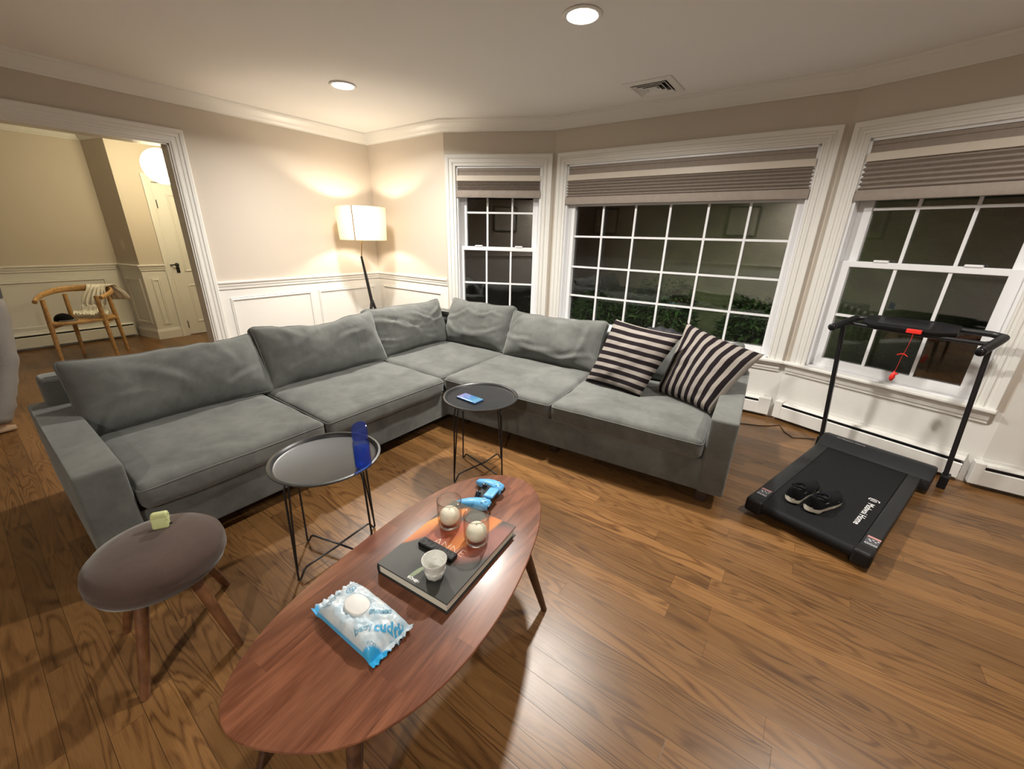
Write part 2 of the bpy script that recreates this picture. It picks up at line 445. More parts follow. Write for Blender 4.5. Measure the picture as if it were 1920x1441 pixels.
OPY0, OPY1, OPZ = -1.05, 1.385, 2.076
wall('wall_left', Vector((XL, YR)), C0, [(OPY0-YR, OPY1-YR, 0, OPZ)], thick=.15, ext=(0, .15))
wall('wall_back', C0, A1, thick=.16)
WZ0, WZ1 = .495, 2.075
wall('wall_bay_left', A1, A2, [(.122, 1.016, WZ0, WZ1)], split=.49)
wall('wall_bay_center', A2, A3, [(.148, 2.150, WZ0, WZ1)], ext=(.03, .03), split=.49)
wall('wall_bay_right', A3, A4, [(.135, 1.055, WZ0, WZ1)], split=.49)
wall('wall_back_right', A4, Vector((XR, 3.501)), ext=(0, .1))
wall('wall_right', Vector((XR, 3.501)), Vector((XR, YR)))
wall('wall_rear', Vector((XR, YR)), Vector((-9.0, YR)))
# dining room and hall beyond the cased opening
DX = -7.45; HX = -6.95
D0 = Vector((DX, YR)); D1 = Vector((DX, 1.385)); D2 = Vector((HX, 1.490)); D3 = Vector((HX, 3.6))
wall('wall_dining', D0, D1)
wall('wall_hall_return', D1, D2, thick=.10)
DOY = (1.825, 2.63)
wall('wall_hall', D2, D3, [(DOY[0]-1.49, DOY[1]-1.49, 0, 1.955)], thick=.12, ext=(-.0, 0))
wall('wall_hall_end', D3, Vector((XL-.15, 3.6)))

# crown moulding, chair rails, baseboards
CROWN = [(0, H-.102), (.010, H-.102), (.014, H-.092), (.022, H-.085), (.030, H-.070), (.048, H-.045), (.066, H-.030), (.070, H-.022), (.084, H-.015), (.088, H-.004), (.088, H), (0, H)]
bm = BM(); sweep(bm, [(XL, YR), C0, A1, A2, A3, A4, (XR, 3.501), (XR, YR)], CROWN); struct('trim_1', bm, M['white'], smooth=True, angle=25)
bm = BM(); sweep(bm, [D0, D1, D2, D3], CROWN); struct('trim_2', bm, M['white'], smooth=True, angle=25)
RAILP = [(0, RAIL-.075), (.010, RAIL-.075), (.012, RAIL-.055), (.018, RAIL-.045), (.020, RAIL-.028), (.030, RAIL-.018), (.032, RAIL-.006), (.026, RAIL), (0, RAIL)]
bm = BM(); sweep(bm, [(XL, 1.50), C0, A1], RAILP); sweep(bm, [(1.3, 3.501), (XR, 3.501), (XR, YR), (XL, YR)], RAILP)
sweep(bm, [(XL, YR), (XL, OPY0-.12)], RAILP); struct('trim_3', bm, M['white'])
RD = [(o, h+.02) for o, h in RAILP]
bm = BM(); sweep(bm, [D0, D1, D2, (HX, 1.742)], RD); struct('trim_4', bm, M['white'])
BASEP = [(0, 0), (.016, 0), (.016, .10), (.012, .115), (.008, .13), (0, .13)]
bm = BM(); sweep(bm, [(XL, 1.50), C0, A1], BASEP); struct('baseboard_left', bm, M['white'])
bm = BM(); sweep(bm, [(1.9, 3.501), (XR, 3.501), (XR, YR), (XL, YR), (XL, OPY0-.12)], BASEP); struct('baseboard_right', bm, M['white'])
bm = BM(); sweep(bm, [D1, D2, (HX, 1.742)], BASEP); struct('baseboard_hall', bm, M['white'])

# cased opening: casing both faces, lining
CAS = [(0, 0), (0, .012), (.010, .014), (.016, .020), (.030, .022), (.036, .017), (.050, .019), (.056, .024), (.076, .026), (.082, .032), (.105, .034), (.112, .030), (.112, 0)]
bm = BM()
sweep(bm, [(OPY1, 0), (OPY1, OPZ), (OPY0, OPZ), (OPY0, 0)], CAS, to3=lambda a, b, h: (XL+h, a, b))
sweep(bm, [(OPY1, 0), (OPY1, OPZ), (OPY0, OPZ), (OPY0, 0)], CAS, to3=lambda a, b, h: (XL-.15-h, a, b))
box(bm, (XL-.152, OPY1-.012, 0), (XL+.002, OPY1+.001, OPZ)); box(bm, (XL-.152, OPY0-.001, 0), (XL+.002, OPY0+.012, OPZ)); box(bm, (XL-.152, OPY0, OPZ-.012), (XL+.002, OPY1, OPZ+.001))
struct('trim_5', bm, M['white'])

# wainscot panel mouldings (raised frames)
PANP = [(0, 0), (.004, .010), (.010, .006), (.018, .012), (.026, .012), (.030, 0)]
def panel_frame(bm, s0, s1, z0, z1, to3):
    sweep(bm, [(s0, z0), (s0, z1), (s1, z1), (s1, z0)], PANP, closed=True, to3=to3)
bm = BM()
for s0, s1 in ((1.58, 2.41), (2.485, 3.255)): panel_frame(bm, s0, s1, .21, .79, lambda a, b, h: (XL+h, a, b))
panel_frame(bm, -4.49, -3.40, .21, .795, lambda a, b, h: (a, 3.330-h, b))
struct('trim_6', bm, M['white'])
bm = BM()
for s0, s1 in ((-1.6, -.62), (-.5, .05), (.13, 1.23)): panel_frame(bm, s0, s1, .235, .80, lambda a, b, h: (DX+h, a, b))
panel_frame(bm, 1.565, 1.655, .19, .795, lambda a, b, h: (HX+h, a, b))
_d = (D2-D1).normalized(); _n = Vector((_d.y, -_d.x))
panel_frame(bm, .09, .44, .20, .80, lambda a, b, h: (D1.x+_d.x*a+_n.x*h, D1.y+_d.y*a+_n.y*h, b))
panel_frame(bm, 1.36, 1.85, .20, .80, lambda a, b, h: (a, 3.501-h, b))
struct('trim_7', bm, M['white'])

# ------------------------------------------------------------------ windows
STOOL_Z = .505
CASW = [(0, 0), (0, .016), (.010, .018), (.014, .012), (.026, .014), (.030, .022), (.046, .024), (.050, .016), (.066, .018), (.070, .026), (.088, .030), (.100, .032), (.104, .026), (.104, 0)]
def muntin_grid(bm, xs, zs, x0, x1, z0, z1, y, w=.018, d=.014):
    for x in xs: box(bm, (x-w/2, y, z0), (x+w/2, y+d, z1))
    for z in zs: box(bm, (x0, y+.001, z-w/2), (x1, y+d-.001, z+w/2))
def pane_pair(root, x0, x1, z0, z1, y, parent):
    for dy, tilt in ((0, 0.0), (.014, .006)):
        bm = BM(); box(bm, (x0, y+dy-.0015, z0), (x1, y+dy+.0015, z1))
        cx, cz = (x0+x1)/2, (z0+z1)/2
        bmesh.ops.transform(bm, matrix=Matrix.Translation((cx, y+dy, cz)) @ Matrix.Rotation(tilt*.25, 4, 'X') @ Matrix.Rotation(tilt*.4, 4, 'Z') @ Matrix.Translation((-cx, -y-dy, -cz)), verts=bm.verts)
        obj('pane', bm, M['pane'], parent)
def window(name, A, B, so0, so1, op0, op1, spec, stool):
    a, L = facet(A, B)
    w = empty(name, (A.x, A.y, 0), a, kind='structure')
    bm = BM(); sweep(bm, [(op0, STOOL_Z), (op0, WZ1), (op1, WZ1), (op1, STOOL_Z)], [(-o, h) for o, h in CASW], to3=lambda s, z, h: (s, -h, z))
    obj('casing', bm, M['white'], w)
    bm = BM()  # lining of the opening and the vinyl frame
    t = .018; y1 = .15
    box(bm, (op0-.001, 0, WZ0), (op0+t, y1, WZ1)); box(bm, (op1-t, 0, WZ0), (op1+.001, y1, WZ1)); box(bm, (op0, 0, WZ1-t), (op1, y1, WZ1+.001)); box(bm, (op0, 0, WZ0-.001), (op1, y1, WZ0+t))
    obj('jamb', bm, M['vinyl'], w)
    if spec['kind'] == 'fixed':
        g0, g1, z0, z1 = spec['glass']
        bm = BM()
        box(bm, (op0+t, .05, WZ0+t), (g0, .11, WZ1-t), .004); box(bm, (g1, .05, WZ0+t), (op1-t, .11, WZ1-t), .004)
        box(bm, (g0, .05, WZ0+t), (g1, .11, z0), .004); box(bm, (g0, .05, z1), (g1, .11, WZ1-t), .004)
        s = obj('sash', bm, M['vinyl'], w)
        bm = BM(); muntin_grid(bm, spec['vx'], spec['hz'], g0, g1, z0, z1, .066)
        obj('muntins', bm, M['vinyl'], s)
        pane_pair(w, g0-.005, g1+.005, z0-.005, z1+.005, .088, s)
    else:
        for (g0, g1, z0, z1, y, hz, tag_) in spec['sashes']:
            bm = BM(); fz0, fz1, fx0, fx1 = spec['frame'][tag_]
            box(bm, (fx0, y, fz0), (g0, y+.04, fz1), .003); box(bm, (g1, y, fz0), (fx1, y+.04, fz1), .003)
            box(bm, (g0-.002, y+.001, fz0), (g1+.002, y+.039, z0), .003); box(bm, (g0-.002, y+.001, z1), (g1+.002, y+.039, fz1), .003)
            s = obj('sash', bm, M['vinyl'], w)
            bm = BM(); muntin_grid(bm, spec['vx'], hz, g0, g1, z0, z1, y+.010)
            obj('muntins', bm, M['vinyl'], s)
            pane_pair(w, g0-.004, g1+.004, z0-.004, z1+.004, y+.026, s)
            if tag_ == 'low':
                for k in (.22, .80):
                    bm = BM(); xx = g0+(g1-g0)*k; box(bm, (xx-.04, y-.006, fz1-.002), (xx+.04, y+.03, fz1+.014), .005); obj('sash_lock', bm, M['vinyl'], s)
    # stool (inner sill board) and apron
    bm = BM(); x0, x1 = stool
    box(bm, (x0, -.055, STOOL_Z-.024), (x1, .0, STOOL_Z), .007); box(bm, (op0, -.01, STOOL_Z-.024), (op1, .06, STOOL_Z-.001))
    obj('window_stool', bm, M['white'], w)
    bm = BM(); sweep(bm, [(x0+.02, 0), (x1-.02, 0)], [(0, STOOL_Z-.024), (.034, STOOL_Z-.024), (.034, STOOL_Z-.036), (.024, STOOL_Z-.045), (.022, STOOL_Z-.075), (.014, STOOL_Z-.085), (.012, STOOL_Z-.10), (0, STOOL_Z-.10)], to3=lambda s, o, h: (s, o, h))
    obj('apron', bm, M['white'], w)
    return w, a
def cor(s, cs, k): return cs + (s-cs)*k
def dh(glass_u, glass_l, vxs, op, zz):
    return dict(kind='dh', vx=vxs, sashes=[(*glass_u, 1.283, 1.985, .085, [zz[0]], 'up'), (*glass_l, .578, 1.262, .042, [zz[1]], 'low')],
                frame={'up': (1.262, WZ1-.018, op[0]+.018, op[1]-.018), 'low': (.513, 1.302, op[0]+.018, op[1]-.018)})
c1 = lambda s: cor(s, 1.483, 1.018)
window('window_1', A1, A2, .02, 1.12, .122, 1.016, dh((c1(.232), c1(.937)), (c1(.205), c1(.955)), [c1(.455), c1(.72)], (.122, 1.016), (1.645, .915)), (.0, 1.10))
c2 = lambda s: cor(s, 2.191, 1.02)
window('window_2', A2, A3, .048, 2.249, .148, 2.150,
       dict(kind='fixed', glass=(c2(.272), c2(2.089), .572, 2.0), vx=[c2(s) for s in (.563, .873, 1.178, 1.484, 1.788)], hz=[.838, 1.131, 1.427, 1.716]), (-.0, 2.265))
c3 = lambda s: cor(s, 1.307, 1.02)
window('window_3', A3, A4, .035, 1.16, .135, 1.055, dh((c3(.255), c3(.975)), (c3(.235), c3(.978)), [c3(.485), c3(.745)], (.135, 1.055), (1.645, .918)), (-.01, 1.165))

def pleated_shade(A, B, s0, s1, zb, label, zmid=1.985):
    a, L = facet(A, B)
    t = empty('window_shade', (A.x, A.y, 0), a, label, 'window shade', 'pleated window shades')
    bm = BM(); box(bm, (s0+.004, .004, 2.030), (s1-.004, .048, 2.056), .004); obj('headrail', bm, M['shade_fabric'], t)
    bm = BM(); box(bm, (s0, -.012, zmid-.052), (s1, .046, zmid), .004); obj('mid_rail', bm, M['shade_rail'], t)
    # gathered upper fabric behind, seen as a dark strip
    bm = BM(); box(bm, (s0+.006, .010, zmid-.005), (s1-.006, .040, 2.034), .002); obj('upper_fabric', bm, M['shade_fabric'], t)
    zt = zmid-.052; band = .062; n = 6; zl = zb+band
    pts = []
    for i in range(n+1):
        z = zt + (zl-zt)*i/n
        pts.append((.006, z))
        if i < n: pts.append((-.014, z + (zl-zt)*.5/n))
    bm = BM()
    prof = pts + [(.040, zl), (.040, zt)]
    va = [bm.verts.new((s0+.003, y, z)) for y, z in prof]; vb = [bm.verts.new((s1-.003, y, z)) for y, z in prof]; k = len(prof)
    for i in range(k): bm.faces.new((va[i], va[(i+1) % k], vb[(i+1) % k], vb[i]))
    bm.faces.new(va); bm.faces.new(list(reversed(vb)))
    obj('pleats', bm, M['shade_fabric'], t)
    bm = BM(); N = 24; pr = []
    for i in range(N+1):
        x = s0-.002 + (s1-s0+.004)*i/N; sag = .004*math.sin(i*1.7)+.003*math.sin(i*.6)
        pr.append([(x, -.014+sag*.4, zl+.004), (x, -.028+sag, zb+.03), (x, -.022+sag, zb), (x, .044, zb), (x, .044, zl)])
    rings(bm, pr); obj('hem_band', bm, M['shade_fabric'], t, smooth=True, angle=40)
    return t
pleated_shade(A1, A2, .130, 1.008, 1.785, 'taupe pleated shade raised over the narrow double-hung window nearest the floor lamp', 1.99)
pleated_shade(A2, A3, .156, 2.142, 1.722, 'wide taupe pleated shade over the large picture window behind the sofa', 1.985)
pleated_shade(A3, A4, .143, 1.047, 1.695, 'taupe pleated shade over the double-hung window behind the treadmill', 1.985)

# hall door
d = empty('door_1', (HX, 0, 0), 0, kind='structure')
bm = BM(); sweep(bm, [(DOY[0], 0), (DOY[0], 1.955), (DOY[1], 1.955), (DOY[1], 0)], [(-o*.78, h*.8) for o, h in CAS], to3=lambda a, b, h: (h, a, b)); obj('door_casing', bm, M['white'], d)
bm = BM(); box(bm, (-.055, DOY[0]+.006, .008), (-.012, DOY[1]-.006, 1.948))
for y0, y1, z0, z1 in ((1.945, 2.20, .86, 1.83), (2.29, 2.53, .86, 1.83), (1.945, 2.20, .17, .69), (2.29, 2.53, .17, .69)):
    sweep(bm, [(y0, z0), (y0, z1), (y1, z1), (y1, z0)], [(0, -.012), (.006, -.004), (.016, -.004), (.03, -.012)], closed=True, to3=lambda a, b, h: (h, a, b))
dl = obj('door_leaf', bm, M['white'], d)
bm = BM(); lathe(bm, [(0, 0), (.024, 0), (.024, .006), (.010, .010), (.010, .04), (0, .04)], 16)
bmesh.ops.transform(bm, matrix=Matrix.Translation((-.012, DOY[0]+.055, .955)) @ Matrix.Rotation(PI/2, 4, 'Y'), verts=bm.verts)
tube(bm, [(.025, DOY[0]+.06, .955), (.028, DOY[0]-.0, .957), (.028, DOY[0]-.03, .955)], .008)
box(bm, (-.012, DOY[0]+.035, .85), (-.006, DOY[0]+.075, .93), .003)
obj('door_handle', bm, M['brown_black'], dl)
for z in (.15, 1.70):
    bm = BM(); box(bm, (-.012, DOY[0]-.006, z-.05), (.002, DOY[0]+.014, z+.05), .003); obj('hinge', bm, M['brown_black'], dl)

# ------------------------------------------------------------------ baseboard heaters
def heater(A, B, s0, s1, label, joint=None, ztop=.165):
    a, L = facet(A, B); t = empty('baseboard_heater', (A.x, A.y, 0), a, label, 'baseboard heater', 'white baseboard heaters')
    bm = BM(); box(bm, (s0, -.008, .02), (s1, -.001, ztop+.02)); sweep(bm, [(s0, 0), (s1, 0)], [(.001, ztop), (.050, ztop-.004), (.056, ztop-.014), (.052, ztop-.016), (.001, ztop-.010)], to3=lambda s, o, h: (s, o, h))
    obj('back_plate', bm, M['white'], t)
    bm = BM(); sweep(bm, [(s0, 0), (s1, 0)], [(.060, .030), (.064, .030), (.064, ztop-.040), (.058, ztop-.034), (.058, ztop-.038), (.060, ztop-.042)], to3=lambda s, o, h: (s, o, h)); obj('front_cover', bm, M['white'], t)
    bm = BM(); box(bm, (s0, -.050, .055), (s1, -.012, ztop-.045)); obj('heating_fins', bm, M['black_metal'], t)
    bm = BM(); box(bm, (s0+.01, -.054, ztop-.036), (s1-.01, -.046, ztop-.024)); obj('damper', bm, M['black_gloss'], t)
    if joint:
        for j0, j1 in joint:
            bm = BM(); box(bm, (j0, -.067, .028), (j1, -.001, ztop+.006), .003); obj('joint_cover', bm, M['white'], t)
    return t
heater(A2, A3, .35, 2.20, 'white baseboard heater under the large picture window behind the sofa', [(2.16, 2.25)])
heater(A3, A4, .06, 1.13, 'white baseboard heater along the wall under the window behind the treadmill', [(.02, .075)])
heater(A4, Vector((XR, 3.501)), .0, .70, 'short white baseboard heater at the right edge beyond the treadmill', [(-.035, .012)])
heater(D0, D1, .3, 3.65, 'white baseboard heater along the dining room wall behind the wooden armchair', ztop=.19)

# switch plate in the hall return
bm = BM(); box(bm, (-.035, -.006, -.055), (.035, 0, .055), .002); a_, _ = facet(D1, D2)
t = empty('light_switch', (D1.x+_d.x*.25, D1.y+_d.y*.25, 1.21), a_, 'beige light switch on the narrow return wall beside the hall', 'light switch')
obj('switch_plate', bm, M['shade_rail'], t); bm = BM(); box(bm, (-.008, -.012, -.018), (.008, -.006, .018), .002); obj('toggle', bm, M['shade_rail'], t)

# ------------------------------------------------------------------ ceiling lights and vent
M['lens'] = emit('downlight_lens', (1.0, .93, .80), 45)
def downlight(loc, label, pw=1.0):
    t = empty('recessed_light', (loc[0], loc[1], H), 0, label, 'ceiling light', 'recessed ceiling lights')
    bm = BM(); lathe(bm, [(.076, -.0005), (.098, -.0005), (.101, -.004), (.094, -.010), (.080, -.009), (.076, -.004), (.076, -.0005)], 40); obj('trim_ring', bm, M['white'], t, smooth=True, angle=40)
    bm = BM(); lathe(bm, [(0, -.005), (.077, -.004), (.077, -.001), (0, -.001)], 40); obj('lens', bm, M['lens'], t)
    area('downlight', (0, 0, -.014), (0, 0, 0), .15, CAN_W*pw, (1.0, .95, .875), math.radians(SPREAD), t)
downlight((-3.241, 2.197), 'recessed ceiling light nearest the floor lamp, farther of the two')
downlight((-1.234, 2.262), 'recessed ceiling light at the top edge above the sofa, left of the ceiling vent')

downlight((.77, 2.30), 'recessed ceiling light over the treadmill, outside the picture to the right', .45)
downlight((.20, -1.65), 'recessed ceiling light behind the viewpoint, outside the picture', .85)

t = empty('ceiling_vent', (-1.262, 3.482, H), 0, 'square white louvered air vent in the ceiling above the picture window', 'ceiling vent')
bm = BM(); h = .178
sweep(bm, [(-h, -h), (-h, h), (h, h), (h, -h)], [(0, 0), (0, -.006), (.006, -.009), (.045, -.012), (.050, 0)], closed=True, to3=lambda a, b, z: (a, b, z)); obj('vent_frame', bm, M['white'], t)
bm = BM(); box(bm, (-.14, -.14, -.002), (.14, .14, -.0005)); obj('duct_opening', bm, M['black_metal'], t)
for i, s in enumerate((.124, .090, .056)):
    bm = BM(); sweep(bm, [(-s, -s), (-s, s), (s, s), (s, -s)], [(0, -.016), (.002, -.018), (.020, -.004), (.018, -.003)], closed=True, to3=lambda a, b, z: (a, b, z)); obj('louver', bm, M['white'], t)
bm = BM(); box(bm, (-.030, -.030, -.014), (.030, .030, -.004), .002); obj('center_plate', bm, M['white'], t)

# ------------------------------------------------------------------ floor lamp
M['bulb'] = emit('warm_bulb', (1.0, .88, .715), BULB_E)
t = empty('floor_lamp', (-4.125, 2.87, 0), 0, 'tall tripod floor lamp with a cream drum shade in the corner behind the sofa', 'floor lamp')
split = Vector((.010, .005, .665)); elbow = Vector((-.030, -.048, 1.165)); stop = Vector((-.015, -.02, 1.40))
bm = BM(); tube(bm, [split+Vector((0, 0, -.02)), split.lerp(elbow, .5), elbow], [.019, .017, .012], 12); obj('pole', bm, M['brown_black'], t, smooth=True, angle=60)
for k in range(3):
    an = .85 + k*2*PI/3
    foot = Vector((.24*math.cos(an), .24*math.sin(an), 0.0)); bm = BM()
    tube(bm, [split+Vector((0, 0, .01)), split.lerp(foot, .12), foot], [.018, .016, .011], 10); obj('leg', bm, M['brown_black'], t, smooth=True, angle=60)
bm = BM(); tube(bm, [elbow+Vector((0, 0, -.02)), elbow.lerp(stop, .5), stop], .006, 8); obj('stem', bm, M['brass'], t, smooth=True, angle=60)
bm = BM(); rb, rt, z0, z1 = .247, .262, 1.338, 1.678; o = Vector((-.010, -.010, 0))
lathe(bm, [(rb, z0), (rt, z1), (rt-.003, z1), (rb-.003, z0), (rb, z0)], 64, o); sh = obj('lamp_shade', bm, M['shade'], t, smooth=True, angle=40)
bm = BM()
an = -.95; p0 = o+Vector((math.cos(an)*(rb+.001), math.sin(an)*(rb+.001), z0)); p1 = o+Vector((math.cos(an)*(rt+.001), math.sin(an)*(rt+.001), z1))
tube(bm, [p0, p1], .0045, 6); obj('seam', bm, M['stool_leg'], sh)
bm = BM()
for zz, rr in ((z1-.004, rt-.004),):
    ring = [o+Vector((math.cos(a)*rr, math.sin(a)*rr, zz)) for a in (2*PI*i/48 for i in range(49))]; tube(bm, ring, .0025, 5, False)
obj('shade_ring', bm, M['brass'], sh); bm = BM(); ring = [o+Vector((math.cos(a)*(rb-.004), math.sin(a)*(rb-.004), z0+.004)) for a in (2*PI*i/48 for i in range(49))]; tube(bm, ring, .0025, 5, False)
for k in range(3):
    a = k*2*PI/3+.4; tube(bm, [stop+Vector((0, 0, -.01)), o+Vector((math.cos(a)*(rb), math.sin(a)*(rb), z0+.02))], .002, 5)
obj('shade_ring', bm, M['brass'], sh)
bm = BM(); lathe(bm, [(0, 1.395), (.016, 1.40), (.018, 1.45), (0, 1.45)], 16, (stop.x, stop.y, 0)); obj('socket', bm, M['brown_black'], t)
bm = BM(); lathe(bm, [(0, 1.450), (.014, 1.452), (.030, 1.485), (.033, 1.505), (.024, 1.530), (0, 1.540)], 20, (stop.x, stop.y, 0)); obj('bulb', bm, M['bulb'], t, smooth=True)

# hall pendant: round paper lantern
def lantern_mat():
    t = NT('paper_lantern'); v = t.coord(); n = t.noise(v, 60, 2)
    t.P(Base_Color=(.85, .82, .70), Roughness=.8, Emission_Color=t.mix(t.rng(n, .35, .5), (1.0, .78, .42), (1.0, .86, .54)), Emission_Strength=GLOBE_E)
    return t.m
t = empty('pendant_lamp', (-6.0, 1.712, H), 0, 'glowing round white paper lantern hanging in the hall beyond the doorway', 'pendant lamp')
bm = BM(); R = .175; cz = -.435
lathe(bm, [(.03, cz+R*.985)] + [(R*math.sin(a)*(1+.006*(i % 2)), cz+R*math.cos(a)) for i, a in enumerate(PI*k/40 for k in range(3, 38))] + [(.04, cz-R*.975)], 48); gl = obj('globe', bm, lantern_mat(), t, smooth=True)
bm = BM()
for k in range(6):
    a = k*PI/3+.35; tube(bm, [(math.cos(a)*math.sin(b)*(R+.002), math.sin(a)*math.sin(b)*(R+.002), cz+math.cos(b)*(R+.002)) for b in (PI*i/24 for i in range(1, 24))], .0014, 5)
obj('wire_ribs', bm, M['brown_black'], gl)
bm = BM(); tube(bm, [(0, 0, 0), (0, 0, cz+R)], .003, 6); lathe(bm, [(0, 0), (.05, 0), (.045, -.02), (0, -.025)], 20); obj('cord', bm, M['brown_black'], t)
# ------------------------------------------------------------------ sectional sofa
SA = math.radians(4.35); SO = Vector((-2.09, 2.045, 0))
def Rr(u, v, z=0): return (SO.x + u*math.cos(SA) - v*math.sin(SA), SO.y + u*math.sin(SA) + v*math.cos(SA), z)
sofa = empty('sectional_sofa', (-2.6, 2.5, 0), 0, 'large grey suede L-shaped sectional sofa filling the corner by the windows', 'sofa')
SI = Matrix.Translation((2.6, -2.5, 0))
MR = Matrix.Translation(SO) @ Matrix.Rotation(SA, 4, 'Z')
def sobj(name, bm, mat, sm=True, angle=50):
    bmesh.ops.transform(bm, matrix=SI, verts=bm.verts); return obj(name, bm, mat, sofa, smooth=sm, angle=angle)
def fr(v): return v[:2]
xb = -3.18; yl = .065
cornr = Rr(-1.09, 1.065)
bm = BM(); prism(bm, [(-2.078, yl+.02), (-2.085, 2.05), fr(Rr(1.94, 0)), fr(Rr(1.94, 1.05)), (xb+.01, cornr[1]-.01), (xb+.01, yl+.02)], .09, .285, .008); sobj('base', bm, M['suede'])
th = .14
bm = BM(); prism(bm, [(xb, .13), (xb+th, .13), (xb+th, Rr(-1.09+th, 1.065-th)[1]), fr(Rr(1.955, 1.065-th)), fr(Rr(1.955, 1.065)), (xb, cornr[1])], .093, .685, .025, seg=3); sobj('back_frame', bm, M['suede'])
bm = BM(); box(bm, (xb+.01, yl, .088), (-2.052, yl+.150, .537), .014, seg=3); sobj('arm', bm, M['suede'])
bm = BM(); box(bm, (1.833, -.012, .088), (1.968, 1.06, .540), .014, MR, seg=3); sobj('arm', bm, M['suede'])
for p in ((-2.14, .12), (-3.1, .12), (-2.14, 1.1), (-3.1, 2.9), fr(Rr(1.86, .07)), fr(Rr(1.86, .98)), fr(Rr(.9, .10)), fr(Rr(.1, .12))):
    bm = BM(); box(bm, (p[0]-.03, p[1]-.03, 0), (p[0]+.03, p[1]+.03, .092), .004); sobj('leg', bm, M['dark_leg'], False)

def cushion(name, size, r, crown, parent, Mx, seed, n=(34, 26, 8), wr=.006, taper=0.0, sag=0.0, ears=0.0, folds=(), mat=None, piping=True):
    """soft box cushion: size (w, d, h); crown swells top and bottom; taper thins towards edges; sag lowers the middle of the +y edge"""
    bm = BM(); hx, hy, hz = (s/2 for s in size); V = {}
    def grid(k, N):  # cosine-spaced so that the rounded edge gets vertices
        t = k/N*2-1; return math.sin(t*PI/2)*.55 + t*.45
    def vert(i, j, k):
        key = (i, j, k)
        if key in V: return V[key]
        p = Vector((grid(i, n[0])*hx, grid(j, n[1])*hy, grid(k, n[2])*hz))
        q = Vector((max(-hx+r, min(hx-r, p.x)), max(-hy+r, min(hy-r, p.y)), max(-hz+r, min(hz-r, p.z))))
        dl = p-q
        if dl.length > 1e-6:
            m = max(abs(dl.x), abs(dl.y), abs(dl.z)); p = q + dl.normalized()*r*min(1, m/r)
        u, v, w = p.x/hx, p.y/hy, p.z/hz
        bell = max(0, 1-u*u)*max(0, 1-v*v)
        p.z += crown*w*bell**.7
        if taper: p.z *= 1 - taper*(1-(max(0, 1-abs(u)**3.4)*max(0, 1-abs(v)**3.4))**.55)
        if sag: p.y -= sag*max(0, v)**2*(1-u*u)**1.0
        if ears:
            e = (max(0, abs(u)-.55)/.45)**2*(max(0, abs(v)-.5)/.5)**2
            p.x += ears*e*(1 if u > 0 else -1); p.y += ears*e*(1 if v > 0 else -1)
        s = Vector((p.x*3.1+seed*7.3, p.y*3.1+seed*3.7, p.z*2+seed))
        d = noise.noise(s)*wr*1.6 + noise.noise(s*2.7)*wr*.8 + noise.noise(s*6.5)*wr*.28
        for (fx, fy, ang, amp, wd, ln) in folds:   # soft crease ridges
            ca, sa = math.cos(ang), math.sin(ang); a = (p.x-fx)*ca+(p.y-fy)*sa; b = -(p.x-fx)*sa+(p.y-fy)*ca
            b += .02*math.sin(a*14+seed)
            wd_ = wd*.8; d += 1.45*amp*math.exp(-(b/wd_)**2)*math.exp(-(a/ln)**2) - amp*1.0*math.exp(-((b-wd_*1.6)/wd_)**2)*math.exp(-(a/ln)**2)
        nn = Vector((u*abs(u)**3*.6, v*abs(v)**3*.6, w)); nn = nn.normalized() if nn.length > 1e-6 else Vector((0, 0, 1))
        p += nn*d
        V[key] = bm.verts.new(Mx @ p); return V[key]
    for a, (i, j) in ((2, (0, 1)), (1, (0, 2)), (0, (1, 2))):
        for side in (0, n[a]):
            for x in range(n[i]):
                for y in range(n[j]):
                    q = []
                    for dx, dy in ((0, 0), (1, 0), (1, 1), (0, 1)):
                        k = [0, 0, 0]; k[a] = side; k[i] = x+dx; k[j] = y+dy; q.append(vert(*k))
                    bm.faces.new(q)
    loop = [(i, 0) for i in range(n[0])] + [(n[0], j) for j in range(n[1])] + [(i, n[1]) for i in range(n[0], 0, -1)] + [(0, j) for j in range(n[1], 0, -1)]
    kz = n[2]-1 if hz > r*1.9 else n[2]-2
    pp = [V[i, j, kz].co.copy() for i, j in loop]; pp.append(pp[0])
    o_ = obj(name, bm, mat or M['suede'], parent, smooth=True)
    if piping:
        b2_ = BM(); tube(b2_, pp, .0036, 6, False); obj('piping', b2_, mat or M['suede'], o_, smooth=True)
    return o_
T = Matrix.Translation
def seat(x0, x1, y0, y1, Mf, seed, ln, folds=()):
    # length axis along x of the local frame
    return cushion('seat_cushion', (x1-x0, y1-y0, .125), .040, .022, sofa, SI @ Mf @ T(((x0+x1)/2, (y0+y1)/2, .352)), seed, n=(40, 40, 8), wr=.005, folds=folds)
I4 = Matrix.Identity(4)
fr_f = [(.28, y, PI/2*.96+.05*((i*37) % 5-2), .004, .012, .05) for i, y in enumerate((-.36, -.27, -.2, -.11, -.04, .06, .13, .21, .3, .38))]
seat(-2.90, -2.040, .222, 1.040, I4, 1.3, 0, [(.30, -.1, 1.5, .003, .015, .06), (.28, .12, 1.7, .003, .015, .05)])
seat(-2.90, -2.035, 1.050, 1.990, I4, 2.1, 0, [(.34+.02*math.sin(i*2.3), -.40+.082*i, .12*math.sin(i*1.9), .004, .011, .07) for i in range(11)])
seat(-2.90, -2.105, 2.000, 2.890, I4, 3.7, 0, [(.1, .05, .9, .006, .03, .16), (.18, -.1, 2.3, .005, .02, .12)])
seat(.012, .905, -.045, .830, MR, 4.4, 0)
seat(.913, 1.828, -.048, .830, MR, 5.9, 0)

